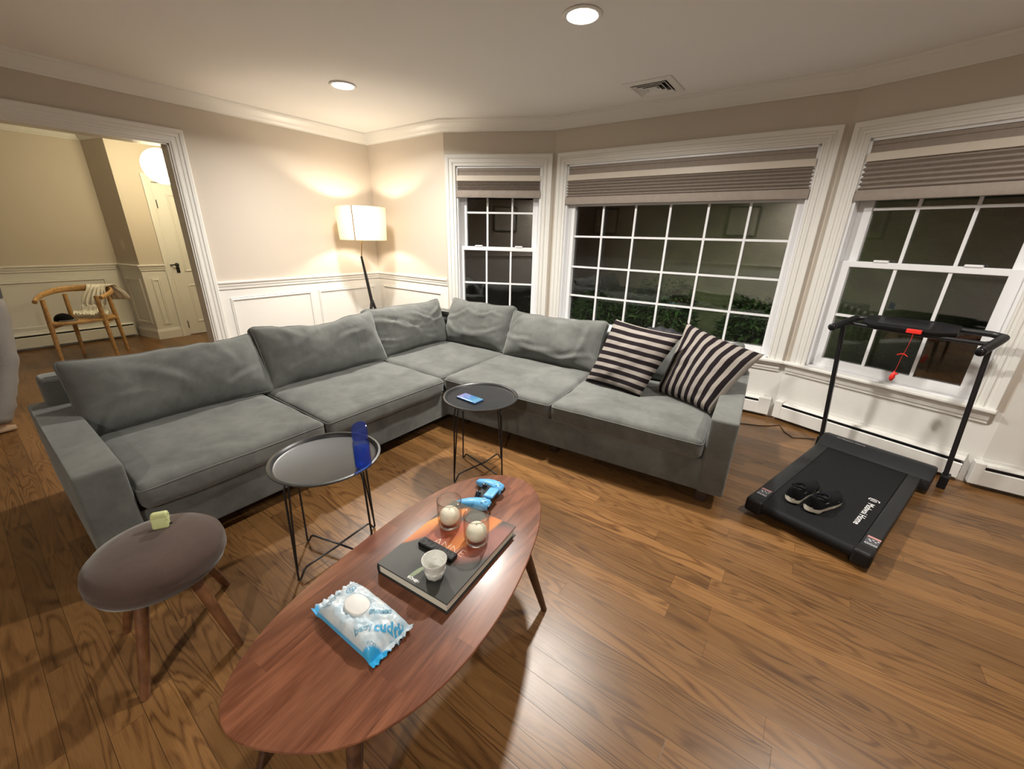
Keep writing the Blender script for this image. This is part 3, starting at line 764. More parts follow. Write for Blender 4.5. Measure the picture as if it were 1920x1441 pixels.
def back(cx, cy, z, w, h, th, yaw, lean, seed, **kw):
    """back cushion: local x = width, y = up, z = thickness facing the seat; yaw = direction it faces"""
    f = Vector((math.cos(yaw), math.sin(yaw), 0)); x = Vector((-f.y, f.x, 0)); up = Vector((0, 0, 1))*math.cos(lean) - f*math.sin(lean); nrm = x.cross(up)
    Mx = Matrix(((x.x, up.x, nrm.x, cx), (x.y, up.y, nrm.y, cy), (x.z, up.z, nrm.z, z), (0, 0, 0, 1)))
    return cushion('back_cushion', (w, h, th), .034, .030, sofa, SI @ Mx, seed, n=(48, 32, 10), taper=.80, **kw)
F1 = [(-.05, -.02, -.75, .007, .03, .14), (-.28, -.06, .15, .007, .022, .12), (.26, -.10, .5, .008, .018, .12), (.20, .10, -.9, .006, .03, .12), (-.33, -.14, .9, .008, .02, .08), (.1, .13, .2, .006, .03, .2)]
back(-2.845, .640, .592, .89, .40, .23, 0, .42, 11, wr=.010, sag=.02, ears=.010, folds=F1)
F2 = [(.16, .03, .35, .008, .022, .10), (.0, .12, .25, .008, .03, .22), (-.26, -.10, .4, .007, .02, .12), (.2, .16, .5, .007, .025, .12), (-.3, .14, -.4, .007, .03, .1)]
back(-2.850, 1.545, .607, .92, .425, .25, 0, .40, 12, wr=.010, sag=.042, ears=.010, folds=F2)
F3 = [(-.2, .03, -.28, .013, .020, .22), (-.05, -.02, -.32, .012, .018, .25), (.1, .06, -.2, .010, .018, .18), (.26, .1, .7, .010, .016, .08), (-.3, -.08, .0, .010, .016, .12), (.25, .02, .5, .010, .018, .10), (-.36, -.12, -.1, .010, .012, .06), (.05, -.1, -.2, .008, .02, .2)]
back(-2.915, 2.405, .603, .84, .42, .24, 0, .36, 13, wr=.012, sag=.005, ears=.012, folds=F3)
F4 = [(-.22, .04, .28, .010, .022, .14), (-.05, .12, -.35, .010, .018, .15), (.12, .09, .3, .010, .016, .10), (.2, -.05, .35, .009, .018, .10), (-.2, -.08, -.4, .009, .025, .16), (.22, .13, -.3, .009, .016, .10), (0, -.1, -.1, .008, .03, .2)]
back(-2.490, 2.905, .610, .74, .425, .24, -PI/2+.02, .40, 14, wr=.012, sag=.012, ears=.012, folds=F4)
F5 = [(-.28, -.05, -.25, .010, .022, .16), (-.33, .12, .7, .010, .018, .06), (.3, .0, 1.2, .010, .022, .12), (.2, -.14, .1, .010, .022, .18), (-.1, -.12, -.2, .008, .025, .2), (.05, .13, -.2, .007, .03, .2)]
back(-1.665, 2.905, .592, .87, .42, .25, -PI/2+SA, .46, 15, wr=.010, sag=.022, ears=.010, folds=F5)
back(-.695, 3.045, .578, .86, .36, .20, -PI/2+SA, .42, 16, wr=.010, sag=.03, ears=.010, folds=F1)

# ------------------------------------------------------------------ striped throw pillows
def stripe_mat(name, nst, off=0.0):
    t = NT(name); u, v, _ = t.xyz(t.coord('UV'))
    wob = t.noise(t.coord('UV'), 3, 2)
    f = t.math('FRACT', t.math('ADD', t.math('MULTIPLY', t.math('ADD', v, t.math('MULTIPLY', wob, .012)), float(nst)), off))
    d = t.rng(f, .50, .53); e = t.rng(f, .97, 1.0); m = t.math('SUBTRACT', d, e)
    weave = t.noise(t.mapping(t.coord('UV'), (300, 300, 1)), 1.0, 2)
    lt = t.mix(weave, (.215, .19, .172), (.285, .258, .230)); dk = t.mix(weave, (.007, .0045, .0055), (.013, .0085, .010))
    t.P(Base_Color=t.mix(m, dk, lt), Roughness=.9, Specular_IOR_Level=.15)
    t.bump(weave, .2, .001); return t.m
def throw_pillow(name, c4, th, mat, label, seed, across=False, wr=.008):
    """c4 = corners (bl, br, tr, tl); uv v runs from bottom to top, or left to right when across"""
    bl, br, tr, tl = (Vector(c) for c in c4); nrm = (br-bl).cross(tl-bl).normalized()
    o = (bl+br+tr+tl)/4; base = Vector((o.x, o.y, min(bl.z, br.z)))
    t = empty(name, base, 0, label, 'throw pillow', 'black and beige striped throw pillows')
    bm = BM(); N = 34; uvl = bm.loops.layers.uv.new('UVMap'); G = {}
    def pt(i, j, s):
        u, v = i/N*2-1, j/N*2-1
        k = .055
        uu = u*(1-k*(1-v*v)); vv = v*(1-k*(1-u*u))
        a = (uu+1)/2; b = (vv+1)/2
        p = bl*(1-a)*(1-b) + br*a*(1-b) + tr*a*b + tl*(1-a)*b
        h = th*.5*((1-u**4)*(1-v**4))**.55*(.62+.38*(1-u*u)*(1-v*v))
        w = noise.noise(Vector((u*1.6+seed, v*1.6, s)))*wr*2.2 + noise.noise(Vector((u*4+seed, v*4, s+5)))*wr
        edge = min(1, (1-max(abs(u), abs(v)))*5)
        return p + nrm*(h*s + w*edge) - base
    for s in (1, -1):
        for i in range(N+1):
            for j in range(N+1):
                rim = i in (0, N) or j in (0, N)
                key = (i, j, 0 if rim else s)
                if key not in G: G[key] = bm.verts.new(pt(i, j, s))
        for i in range(N):
            for j in range(N):
                q = [(i, j), (i+1, j), (i+1, j+1), (i, j+1)]
                f = bm.faces.new([G[(a, b, 0 if (a in (0, N) or b in (0, N)) else s)] for a, b in q])
                for lp, (a, b) in zip(f.loops, q): lp[uvl].uv = (b/N, a/N) if across else (a/N, b/N)
    obj('cover', bm, mat, t, smooth=True)
    return t
throw_pillow('throw_pillow', [(-1.175, 2.565, .430), (-.745, 2.49, .430), (-.585, 2.705, .841), (-1.068, 2.735, .880)], .15, stripe_mat('striped_linen', 8.5, .1),
             'black and beige striped pillow with level stripes, farther from the sofa arm', 3.1)
throw_pillow('throw_pillow', [(-.695, 2.675, .436), (-.315, 2.515, .432), (-.125, 2.780, .780), (-.612, 2.865, .895)], .17, stripe_mat('striped_linen_wide', 8.5, .35),
             'black and beige striped pillow with upright stripes, leaning on the right sofa arm', 8.4, across=True)

# black knitted throw over the back frame
bm = BM(); N = 22; rs = []
for i in range(N+1):
    u = i/N; x = 1.12+u*.42
    h = .092*math.sin(PI*u)**.6 + .008*math.sin(u*31)
    arc = []
    for k in range(13):
        a = PI*k/12; arc.append(Rr(x, 1.015-.065*math.cos(a)+.006*math.sin(u*40+k), .690+max(.004, h)*math.sin(a)+.004*math.sin(k*2.1+u*50)))
    rs.append(arc)
rings(bm, rs)
t = empty('throw_blanket', Rr(1.33, 1.0, .685), 0, 'black knitted throw bunched on the sofa back between the two striped pillows', 'blanket')
bmesh.ops.transform(bm, matrix=T(-Vector(Rr(1.33, 1.0, .685))), verts=bm.verts)
obj('knit', bm, plain('black_knit', (.014, .014, .018), .7, 0, (160, .6, .004)), t, smooth=True)

# ------------------------------------------------------------------ round tray side tables
def side_table(c, angs, label, h=.525, rf=.205, R=.2225):
    t = empty('side_table', (c[0], c[1], 0), 0, label, 'side table', 'round black tray side tables')
    bm = BM(); z = h
    lathe(bm, [(0, z-.016), (R-.030, z-.016), (R-.022, z-.013), (R-.016, z-.004), (R-.010, z), (R-.001, z-.001), (R, z-.004), (R-.006, z-.008), (R-.012, z-.016), (R-.022, z-.0195), (0, z-.0195)], 96)
    obj('tray', bm, M['tray_metal'], t, smooth=True, angle=35)
    zt = z-.022
    bm = BM(); ring = [(math.cos(a)*.186, math.sin(a)*.186, zt) for a in (2*PI*i/64 for i in range(65))]; tube(bm, ring, .004, 6, False); obj('support_ring', bm, M['black_metal'], t, smooth=True)
    for a in angs:
        a = math.radians(a); f = Vector((math.cos(a), math.sin(a), 0)); bm = BM()
        pts = [f*.178+Vector((0, 0, zt)), f*.190+Vector((0, 0, zt-.05)), f*(rf-.001)+Vector((0, 0, .03)), f*rf+Vector((0, 0, .008)), f*(rf-.006)+Vector((0, 0, .005)), f*(rf-.012)+Vector((0, 0, .012)), f*(rf-.030)+Vector((0, 0, .042)), f*(rf-.042)+Vector((0, 0, .050)), f*(rf-.06)+Vector((0, 0, .051)), Vector((0, 0, .051+.004*(int(math.degrees(a)) % 2)))]
        tube(bm, pts, .0046, 8); obj('leg', bm, M['black_metal'], t, smooth=True)
    for a in angs[:2]:   # second upright of each folding pair
        a = math.radians(a)+.16; f = Vector((math.cos(a), math.sin(a), 0)); bm = BM()
        tube(bm, [f*.180+Vector((0, 0, zt)), f*.188+Vector((0, 0, zt-.03)), Vector((math.cos(a-.16)*rf*.985, math.sin(a-.16)*rf*.985, .06))], .004, 8); obj('brace', bm, M['black_metal'], t, smooth=True)
    return t
side_table((-1.5018, .7478), (-88, 97, -164, 14), 'round black tray side table holding the blue water bottle, nearer the stool')
side_table((-1.4349, 1.6866), (-103, 90, 167, -12), 'round black tray side table with a phone on it, in the sofa corner')
TZ = .5095

# water bottle
t = empty('water_bottle', (-1.322, .806, TZ), 0, 'translucent blue water bottle standing on the round black tray table', 'water bottle')
bm = BM(); r = .0335
lathe(bm, [(0, .006), (.020, .0045), (.028, .0), (r-.002, .003), (r, .012), (r, .105), (r-.001, .118), (r-.006, .130), (r-.0075, .136), (r-.0075, .146), (r-.0095, .146), (r-.0095, .136), (r-.003, .117), (r-.0022, .105), (r-.0022, .013), (.02, .009), (0, .010)], 40); obj('body', bm, M['bottle'], t, smooth=True, angle=40)
bm = BM(); lathe(bm, [(0, .0115), (r-.003, .0145), (r-.0030, .092), (0, .092)], 40); obj('water', bm, M['water'], t, smooth=True, angle=40)
bm = BM(); rr = r-.003; n = 40; lo = circ((0, 0, .136), (0, 0, 1), rr, n)
mid = circ((0, 0, .150), (0, 0, 1), rr+.001, n)
dirv = Vector((.50, -.86, 0))
top = [p + Vector((0, 0, .048)) - Vector((0, 0, 1))*(p.dot(dirv)*.38) for p in circ((0, 0, .136), (0, 0, 1), rr-.001, n)]
top2 = [p.lerp(Vector((0, 0, p.z)), .12) + Vector((0, 0, .002)) for p in top]; top3 = [p + Vector((0, 0, -.006)) for p in top2]
for tt in (top3,):
    cz = sum((p for p in tt), Vector())/n
rings(bm, [lo, mid, top, top2, top3, [p.lerp(cz, .9) for p in top3]]); obj('cap', bm, M['bottle_cap'], t, smooth=True, angle=40)

# smartphone
def screen_mat():
    t = NT('phone_screen'); u, v, _ = t.xyz(t.coord('Object')); q = t.coord('Object')
    n = t.noise(t.mapping(q, (14, 22, 1)), 1.0, 3, .5, 1.2)
    c = t.ramp(t.math('ADD', t.math('MULTIPLY', n, .6), t.math('MULTIPLY', t.math('ADD', u, .07), 3.4)), [(.15, (.42, .26, .62)), (.38, (.40, .42, .85)), (.55, (.12, .42, .85)), (.72, (.30, .72, .95)), (.9, (.08, .34, .70))])
    t.P(Base_Color=(.01, .01, .01), Roughness=.1, Emission_Color=c, Emission_Strength=.75); return t.m
t = empty('smartphone', (-1.468, 1.626, TZ), math.radians(-3), 'smartphone lit with a blue and pink screen, lying on a round black table', 'phone')
bm = BM(); box(bm, (-.076, -.039, 0), (.076, .039, .0105), .006, seg=3); obj('phone_case', bm, plain('blue_phone_case', (.03, .10, .26), .4), t, smooth=True, angle=40)
bm = BM(); box(bm, (-.072, -.035, .0103), (.072, .035, .0112), .0004); obj('screen', bm, screen_mat(), t)

# ------------------------------------------------------------------ coffee table
CT = Vector((-.7993, .6814, 0)); CA = math.radians(-84.558); TT = .410
t = empty('coffee_table', CT, CA, 'oval reddish walnut coffee table in front of the sofa holding a book and candles', 'coffee table')
def oval(a, b, N=96):
    co = [1.0144, .024, .0168, .0085, .0055, -.0218, -.029, -.0212, -.0207]; out = []
    for i in range(N):
        q = 2*PI*i/N; r = co[0] + sum(co[2*k-1]*math.cos(k*q)+co[2*k]*math.sin(k*q) for k in range(1, 5))
        out.append((a*r*math.cos(q), b*r*math.sin(q)))
    return out
bm = BM(); A, B = .58, .285
rings(bm, [[(x, y, z) for x, y in oval(A*k-d, B*k-d)] for k, d, z in ((.86, 0, TT-.034), (.97, 0, TT-.022), (1, .002, TT-.010), (1, 0, TT-.005), (1, .0015, TT-.001), (1, .004, TT))])
obj('tabletop', bm, M['walnut'], t, smooth=True, angle=30)
bm = BM()
for y in (-.135, .135): box(bm, (-.30, y-.012, TT-.070), (.43, y+.012, TT-.030), .003)
for x in (-.28, .41): box(bm, (x-.012, -.165, TT-.072), (x+.012, .165, TT-.032), .003)
obj('apron', bm, M['walnut_leg'], t)
for sx in (-1, 1):
    for sy in (-1, 1):
        bm = BM(); x0, x1, y0, y1 = ((.415, .515, .135, .200) if sx > 0 else (.275, .362, .185, .257)); tube(bm, [(sx*x0, sy*y0, TT-.030), (sx*(x0+.014), sy*(y0+.010), TT-.08), (sx*x1, sy*y1, .0)], [.021, .020, .0115], 14); obj('leg', bm, M['walnut_leg'], t, smooth=True, angle=50)

# art book
def cover_mat():
    t = NT('book_cover'); q = t.coord('Object'); x, y, z = t.xyz(q)
    wq = t.noise(q, 9, 3)
    def ell(cx, cy, a, b, ang, soft=.25, warp=.25):
        dx = t.math('SUBTRACT', x, cx); dy = t.math('SUBTRACT', y, cy); c, s_ = math.cos(ang), math.sin(ang)
        p = t.math('DIVIDE', t.math('ADD', t.math('MULTIPLY', dx, c), t.math('MULTIPLY', dy, s_)), a)
        r = t.math('DIVIDE', t.math('SUBTRACT', t.math('MULTIPLY', dy, c), t.math('MULTIPLY', dx, s_)), b)
        d = t.math('SQRT', t.math('ADD', t.math('MULTIPLY', p, p), t.math('MULTIPLY', r, r)))
        d = t.math('ADD', d, t.math('MULTIPLY', t.math('SUBTRACT', wq, .5), warp))
        return t.rng(d, 1-soft, 1, 1, 0, True), p, r
    c = t.mix(t.noise(q, 5, 3), (.026, .028, .026), (.060, .060, .052))
    m, p, r = ell(.09, .06, .16, .075, 1.15, .45); c = t.mix(t.math('MULTIPLY', m, .75), c, t.mix(wq, (.16, .05, .045), (.42, .16, .12)))
    m, p, r = ell(-.005, .03, .115, .105, .4, .35); c = t.mix(m, c, t.mix(t.noise(q, 16, 3, .5, 1), (.22, .050, .030), (.50, .13, .06)))
    m, p, r = ell(.035, .09, .17, .040, 1.32, .35); c = t.mix(m, c, t.mix(t.rng(r, -1, 1), (.72, .25, .05), (.40, .10, .03)))
    m, p, r = ell(-.105, .045, .155, .036, 1.22, .2, .1); c = t.mix(m, c, t.mix(t.rng(r, -1, 1), (.28, .05, .02), (.85, .33, .07)))
    m, p, r = ell(.03, -.125, .10, .055, .1, .5); c = t.mix(t.math('MULTIPLY', m, .85), c, (.016, .016, .016))
    m, p, r = ell(-.012, -.15, .035, .009, 1.35, .3, 0); c = t.mix(m, c, (.22, .27, .16))
    t.P(Base_Color=c, Roughness=.42, Specular_IOR_Level=.3); return t.m
BR_ = math.radians(5.0); BK = Vector((-.777, .755, TT))
t = empty('art_book', BK, BR_, 'large hardcover art book with orange petals on its dark cover, on the coffee table', 'book')
bw, bl_ = .1405, .1905
bm = BM(); box(bm, (-bw+.004, -bl_+.005, .004), (bw-.006, bl_-.005, .034), .001)
obj('pages', bm, M['pages'], t)
cm = cover_mat(); dk = plain('black_cover_cloth', (.018, .018, .018), .5)
bm = BM(); box(bm, (-bw, -bl_, .0345), (bw, bl_, .039), .0012); cv = obj('front_cover', bm, cm, t)
bm = BM(); box(bm, (-bw, -bl_, 0), (bw, bl_, .0038), .0012); obj('back_cover', bm, dk, t)
bm = BM()
rings(bm, [[(-bw-.004*math.sin(PI*k/8)+.002, y, .001+.037*k/8) for k in range(9)] + [(-bw+.004, y, .038), (-bw+.004, y, .001)] for y in (-bl_, bl_)]); obj('spine', bm, dk, t)
bm = BM(); text_bm(bm, 'ANNE', .043, T((-.058, -.030, .0391)), .0002, font_scale=(1.08, 1.0), bold=-.0012); obj('title_lettering', bm, plain('pale_foil', (.80, .66, .52), .5), cv)
bm = BM(); text_bm(bm, 'K\u00d6NEM', .0125, T((-.022, -.190+.010, .0391)), .0002, bold=.0004); obj('publisher_lettering', bm, M['white_print'], cv)
BT = TT+.039

def tumbler(c, label):
    t = empty('candle_holder', (c[0], c[1], BT), 0, label, 'candle holder', 'clear glass candle holders on the book')
    bm = BM(); lathe(bm, [(.0395, .0145), (.043, .030), (.0435, .060), (.0425, .1060), (.0418, .1075), (.0405, .1060), (.0415, .060), (.0408, .032), (.0375, .0150)], 48); obj('glass_wall', bm, M['glass'], t, smooth=True, angle=50)
    bm = BM(); rr_ = .0014; ring = [(.0415*math.cos(a), .0415*math.sin(a), .1068) for a in (2*PI*i/48 for i in range(49))]; tube(bm, ring, rr_, 6, False); obj('rim', bm, M['glass_rim'], t, smooth=True)
    bm = BM(); lathe(bm, [(0, .0), (.030, .0005), (.036, .004), (.0398, .0135), (.0385, .0145), (.034, .0118), (0, .0112)], 48); obj('thick_base', bm, M['glass_thick'], t, smooth=True, angle=50)
    return t
def candle(c, label):
    t = empty('candle', (c[0], c[1], BT+.0118), 0, label, 'candle', 'cream ball candles')
    bm = BM(); lathe(bm, [(0, 0), (.018, .0005), (.028, .007), (.0345, .019), (.0355, .030), (.0325, .043), (.025, .0520), (.013, .0558), (0, .0562)], 40); obj('wax', bm, M['wax'], t, smooth=True)
    bm = BM(); tube(bm, [(0, 0, .0556), (.0008, 0, .0590)], .0013, 6); obj('wick', bm, M['wick'], t)
tumbler((-.845, .820), 'clear glass candle tumbler on the book, the one nearer the side tables')
candle((-.845, .820), 'cream ball candle inside the glass nearer the side tables')
tumbler((-.716, .815), 'clear glass candle tumbler on the book, in front of the blue game controller')
candle((-.716, .815), 'cream ball candle inside the glass in front of the game controller')

# faceted cup
t = empty('espresso_cup', (-.722, .630, BT), 0, 'small white faceted porcelain cup standing on the art book', 'cup')
bm = BM(); n = 60
def fac(r, z, k, ph=0.0):
    out = []
    for i in range(n):
        a = 2*PI*i/n; seg = 2*PI/8; d = ((a+ph) % seg)-seg/2; rr = r*(1-k) + r*k*math.cos(seg/2)/math.cos(d)
        out.append((rr*math.cos(a), rr*math.sin(a), z))
    return out
rings(bm, [fac(.020, 0, 1), fac(.025, .001, 1), fac(.030, .010, 1), fac(.034, .026, .9), fac(.0325, .036, 1, .39), fac(.034, .044, .2), fac(.0375, .058, 0), fac(.0380, .062, 0), fac(.0372, .0632, 0), fac(.0358, .062, 0), fac(.0335, .046, 0), fac(.031, .026, .4), fac(.026, .011, .2), fac(.012, .0075, 0)])
obj('cup_body', bm, M['porcelain'], t, smooth=True, angle=20)

# remote
t = empty('tv_remote', (-.787, .703, BT), math.radians(4), 'slim black remote control lying across the art book behind the cup', 'remote control')
bm = BM(); box(bm, (-.072, -.0175, 0), (.072, .0175, .015), .005, seg=3); obj('remote_body', bm, M['black_plastic'], t, smooth=True, angle=40)
bm = BM(); lathe(bm, [(0.006, .0148), (.013, .0148), (.013, .0162), (.006, .0158), (.006, .0148)], 24, (-.022, 0, 0)); obj('navigation_ring', bm, M['charcoal_plastic'], t)
for i, (x, y) in enumerate([(-.060, 0), (-.044, -.009), (-.044, .009), (.0, -.009), (.0, 0), (.0, .009), (.016, -.009), (.016, 0), (.016, .009), (.034, -.009), (.034, .009), (.050, -.009), (.050, .009)]):
    bm = BM(); lathe(bm, [(0, .0162), (.0032, .016), (.0036, .0148), (0, .0148)], 12, (x, y, 0)); obj('button', bm, M['charcoal_plastic'], t)

# ------------------------------------------------------------------ game controller
ctl = empty('game_controller', (-.868, 1.045, TT), math.radians(-79), 'light blue and black wireless game controller on the coffee table behind the candles', 'game controller')
M['ctl_blue'] = plain('light_blue_plastic', (.12, .42, .76), .38); M['pale_btn'] = plain('pale_blue_button', (.22, .52, .82), .3); M['ctl_black'] = plain('controller_black', (.010, .010, .012), .35)
# local: x = width (left grip negative), y = towards the triggers
def blob_rings(spine, n=20):
    out = []
    for (c, w, h, ax) in spine: # centre, half width, half height, direction of travel
        ax = Vector(ax).normalized(); side = Vector((0, 0, 1)).cross(ax).normalized(); up = ax.cross(side)
        out.append([Vector(c)+side*math.copysign(abs(math.cos(a))**.8, math.cos(a))*w + up*math.copysign(abs(math.sin(a))**.8, math.sin(a))*h for a in (2*PI*i/n for i in range(n))])
    return out
bm = BM()   # dark underside and centre bridge
rings(bm, blob_rings([((-.062, .006, .026), .026, .015, (1, 0, 0)), ((-.03, .004, .027), .038, .0165, (1, 0, 0)), ((0, .004, .027), .038, .0165, (1, 0, 0)), ((.03, .004, .027), .038, .0165, (1, 0, 0)), ((.062, .006, .026), .026, .015, (1, 0, 0))]))
obj('core', bm, M['ctl_black'], ctl, smooth=True)
for s in (-1, 1):
    bm = BM()
    rings(bm, blob_rings([((s*.052, .050, .028), .014, .008, (.1*s, -1, 0)), ((s*.056, .043, .030), .025, .0175, (.1*s, -1, -.05)), ((s*.061, .022, .0305), .026, .0205, (.22*s, -1, -.10)), ((s*.068, -.004, .029), .025, .021, (.25*s, -1, -.16)), ((s*.073, -.030, .0245), .024, .0195, (.3*s, -1, -.2)), ((s*.077, -.055, .0195), .0195, .016, (.2*s, -1, -.2)), ((s*.080, -.075, .0155), .015, .013, (0, -1, -.2)), ((s*.079, -.087, .0135), .006, .006, (0, -1, 0))]))
    obj('grip', bm, M['ctl_blue'], ctl, smooth=True)
    bm = BM(); lathe(bm, [(0, .041), (.010, .041), (.012, .043), (.0085, .050), (.0095, .053), (.0090, .0555), (.007, .0545), (0, .054)], 28, (s*.026, -.018, 0)); obj('thumbstick', bm, M['black_gloss'], ctl, smooth=True, angle=50)
    bm = BM(); box(bm, (s*.058-.016, .036, .020), (s*.058+.016, .056, .036), .006, seg=3); obj('trigger', bm, M['ctl_black'], ctl, smooth=True)
    for k in range(4):
        a = k*PI/2; bm = BM(); cx, cy = s*.062+.0105*math.cos(a), .024+.0105*math.sin(a)
        if s > 0: lathe(bm, [(0, .0525), (.0045, .052), (.005, .046), (0, .046)], 16, (cx, cy, 0))
        else: box(bm, (cx-.0045, cy-.0045, .046), (cx+.0045, cy+.0045, .0515), .0015)
        obj('button', bm, M['pale_btn'], ctl)
bm = BM(); box(bm, (-.033, .010, .036), (.033, .052, .0475), .006, M=T((0, 0, 0)) @ Matrix.Rotation(.10, 4, 'X'), seg=3); obj('touchpad', bm, M['ctl_blue'], ctl, smooth=True, angle=40)

# ------------------------------------------------------------------ wipes pack
WP = Vector((-.792, .421, TT+.0012)); WR = math.radians(1.5)
wp = empty('wipes_pack', WP, WR, 'white and blue soft pack of baby wipes with a round lid on the coffee table', 'wipes pack')
LX, LY, HZ = .118, .062, .050
def wsurf(x, y):
    u, v = min(1, abs(x)/(LX)), min(1, abs(y)/LY)
    h = HZ*(max(0, 1-u**5))**.5*(max(0, 1-v**7))**.45
    if h < .002: h = .002
    f = max(0, 1-u**4)*max(0, 1-v**6)
    h += f*.0055*noise.noise(Vector((x*38, y*38, 1.7))) + f*.0035*noise.noise(Vector((x*90, y*90, 4.0)))
    cr = max(0, (u-.62)/.38)
    h += cr*.006*noise.noise(Vector((x*20, y*120, 9.0)))
    return max(.002, h)
def wipes_mat():
    t = NT('wipes_wrapper'); x, y, z = t.xyz(t.coord('Object'))
    n = t.noise(t.coord('Object'), 26, 3)
    side = t.math('MAXIMUM', t.rng(z, .014, .022), t.rng(y, -.052, -.044)); blue = t.mix(n, (.05, .32, .62), (.10, .45, .74))
    endb = t.rng(t.math('SUBTRACT', t.math('MULTIPLY', x, 1.0), t.math('MULTIPLY', y, .9)), .138, .146)
    w = t.mix(t.rng(n, .35, .65), (.42, .55, .64), (.60, .66, .69))
    c = t.mix(side, blue, w); c = t.mix(endb, c, (.03, .36, .68))
    t.P(Base_Color=c, Roughness=.34, Coat_Weight=.3); t.bump(t.noise(t.coord('Object'), 60, 3), .4, .003); return t.m
bm = BM(); NX, NY = 64, 36; g = {}; gb = {}
for i in range(NX+1):
    for j in range(NY+1):
        x = (i/NX*2-1)*LX; y = (j/NY*2-1)*LY
        pinch = 1 + .05*max(0, (abs(x)/LX-.8)/.2) - .035*(1-(x/LX)**2)*0
        g[i, j] = bm.verts.new((x, y*pinch, wsurf(x, y))); gb[i, j] = bm.verts.new((x, y*pinch*.97, .0006)) if 0 < i < NX and 0 < j < NY else None
for i in range(NX):
    for j in range(NY):
        bm.faces.new((g[i, j], g[i+1, j], g[i+1, j+1], g[i, j+1]))
        bm.faces.new([(gb[k] or g[k]) for k in ((i, j), (i, j+1), (i+1, j+1), (i+1, j))])
# crimped fins at both ends
for s in (-1, 1):
    prev = None
    for j in range(NY+1):
        y = (j/NY*2-1)*LY*1.05; zz = max(.004, .005+.010*abs(math.sin(j*.55+s))+.006*(y/LY)*s)
        a = bm.verts.new((s*(LX-.003), y, .004)); b = bm.verts.new((s*(LX+.017+.003*math.sin(j*1.9)), y*1.02, zz)); c2_ = bm.verts.new((s*(LX+.016), y*1.02, zz-.0015)); d2_ = bm.verts.new((s*(LX-.003), y, .0015))
        if prev:
            for q in ((0, 1), (1, 2), (2, 3)): bm.faces.new((prev[q[0]], (a, b, c2_, d2_)[q[0]], (a, b, c2_, d2_)[q[1]], prev[q[1]]))
        prev = (a, b, c2_, d2_)
wob = obj('wrapper', bm, wipes_mat(), wp, smooth=True, angle=50)
WM = (T(WP) @ Matrix.Rotation(WR, 4, 'Z')).inverted()
def wprint(s, p, ang, size, mat, name='lettering', bold=.0006, sc=(1, 1), shear=0):
    q = WM @ Vector((p[0], p[1], TT)); bm = BM()
    text_bm(bm, s, size, T((q.x, q.y, 0)) @ Matrix.Rotation(math.radians(ang), 4, 'Z'), .0, font_scale=sc, bold=bold, shear=shear)
    bmesh.ops.triangulate(bm, faces=bm.faces); bmesh.ops.subdivide_edges(bm, edges=[e for e in bm.edges if e.calc_length() > .006], cuts=2, use_grid_fill=False)
    for v in bm.verts: v.co.z = wsurf(v.co.x, v.co.y)+.0009
    obj(name, bm, mat, wob)
b1 = plain('print_blue', (.05, .34, .60), .45); b2 = plain('print_steel', (.16, .34, .46), .45); b3 = plain('print_pale', (.22, .38, .50), .45)
wprint('baby', (-.737, .366), 62, .024, b2)
wprint('cuddl', (-.708, .402), 47, .033, b1, bold=.0012)
wprint('sw', (-.668, .418), 52, .024, b3)
wprint('boo', (-.862, .375), 118, .036, b3, bold=0)
wprint('eco', (-.700, .372), 30, .017, b3, bold=0)
wprint('sweet', (-.757, .424), 40, .024, b2, bold=.001)
bm = BM()   # round emblem near the corner
q = WM @ Vector((-.868, .443, TT))
for k in range(40):
    a0, a1 = 2*PI*k/40, 2*PI*(k+1)/40
    vs = [bm.verts.new((q.x+r_*math.cos(a), q.y+r_*math.sin(a), wsurf(q.x+r_*math.cos(a), q.y+r_*math.sin(a))+.0009)) for r_, a in ((.012, a0), (.0138, a0), (.0138, a1), (.012, a1))]; bm.faces.new(vs)
for k in range(6):
    a = k*1.05; pts = [(q.x+.009*math.cos(a+d)*m_, q.y+.009*math.sin(a+d)*m_) for d, m_ in ((-.3, .3), (-.18, 1), (.18, 1), (.3, .3))]; bm.faces.new([bm.verts.new((x, y, wsurf(x, y)+.0009)) for x, y in pts])
obj('emblem', bm, b1, wob)
q = WM @ Vector((-.806, .421, TT)); zc = wsurf(q.x, q.y)
def octo(r, z, k=.0): return [(q.x+(r+.010*(abs(math.cos(a))))*math.copysign(abs(math.cos(a))**.75, math.cos(a)), q.y+r*math.copysign(abs(math.sin(a))**.75, math.sin(a)), z) for a in (2*PI*i/48 for i in range(48))]
bm = BM(); rings(bm, [octo(.0285, zc-.010), octo(.0285, zc+.0035), octo(.0275, zc+.0050), octo(.026, zc+.0055)]); obj('lid', bm, plain('lid_plastic', (.66, .66, .64), .4), wp, smooth=True, angle=40)

# ------------------------------------------------------------------ stool and earbuds case
t = empty('footstool', (-1.590, .170, 0), 0, 'round brown upholstered stool with wooden legs beside the left sofa arm', 'stool')
bm = BM(); pr = [(0, .29), (.11, .292), (.150, .302), (.178, .322), (.190, .350), (.190, .366), (.1885, .3705), (.190, .375), (.185, .398), (.166, .418), (.13, .430), (.07, .437), (0, .439)]
lathe(bm, pr, 64); obj('seat', bm, M['boucle'], t, smooth=True)
for k, a in enumerate((-.78, .45, 1.9, 3.1, 4.3)[:4]):
    a = (-.78, .46, 2.2, 3.75)[k]; bm = BM(); tube(bm, [(.115*math.cos(a), .115*math.sin(a), .296), (.225*math.cos(a), .225*math.sin(a), 0)], [.019, .0135], 14); obj('leg', bm, M['stool_leg'], t, smooth=True, angle=50)
t = empty('earbuds_case', (-1.640, .208, .4345), math.radians(58), 'pale yellow-green earbuds case standing on the brown stool', 'earbuds case')
t.rotation_euler = (math.radians(-12), 0, math.radians(58))
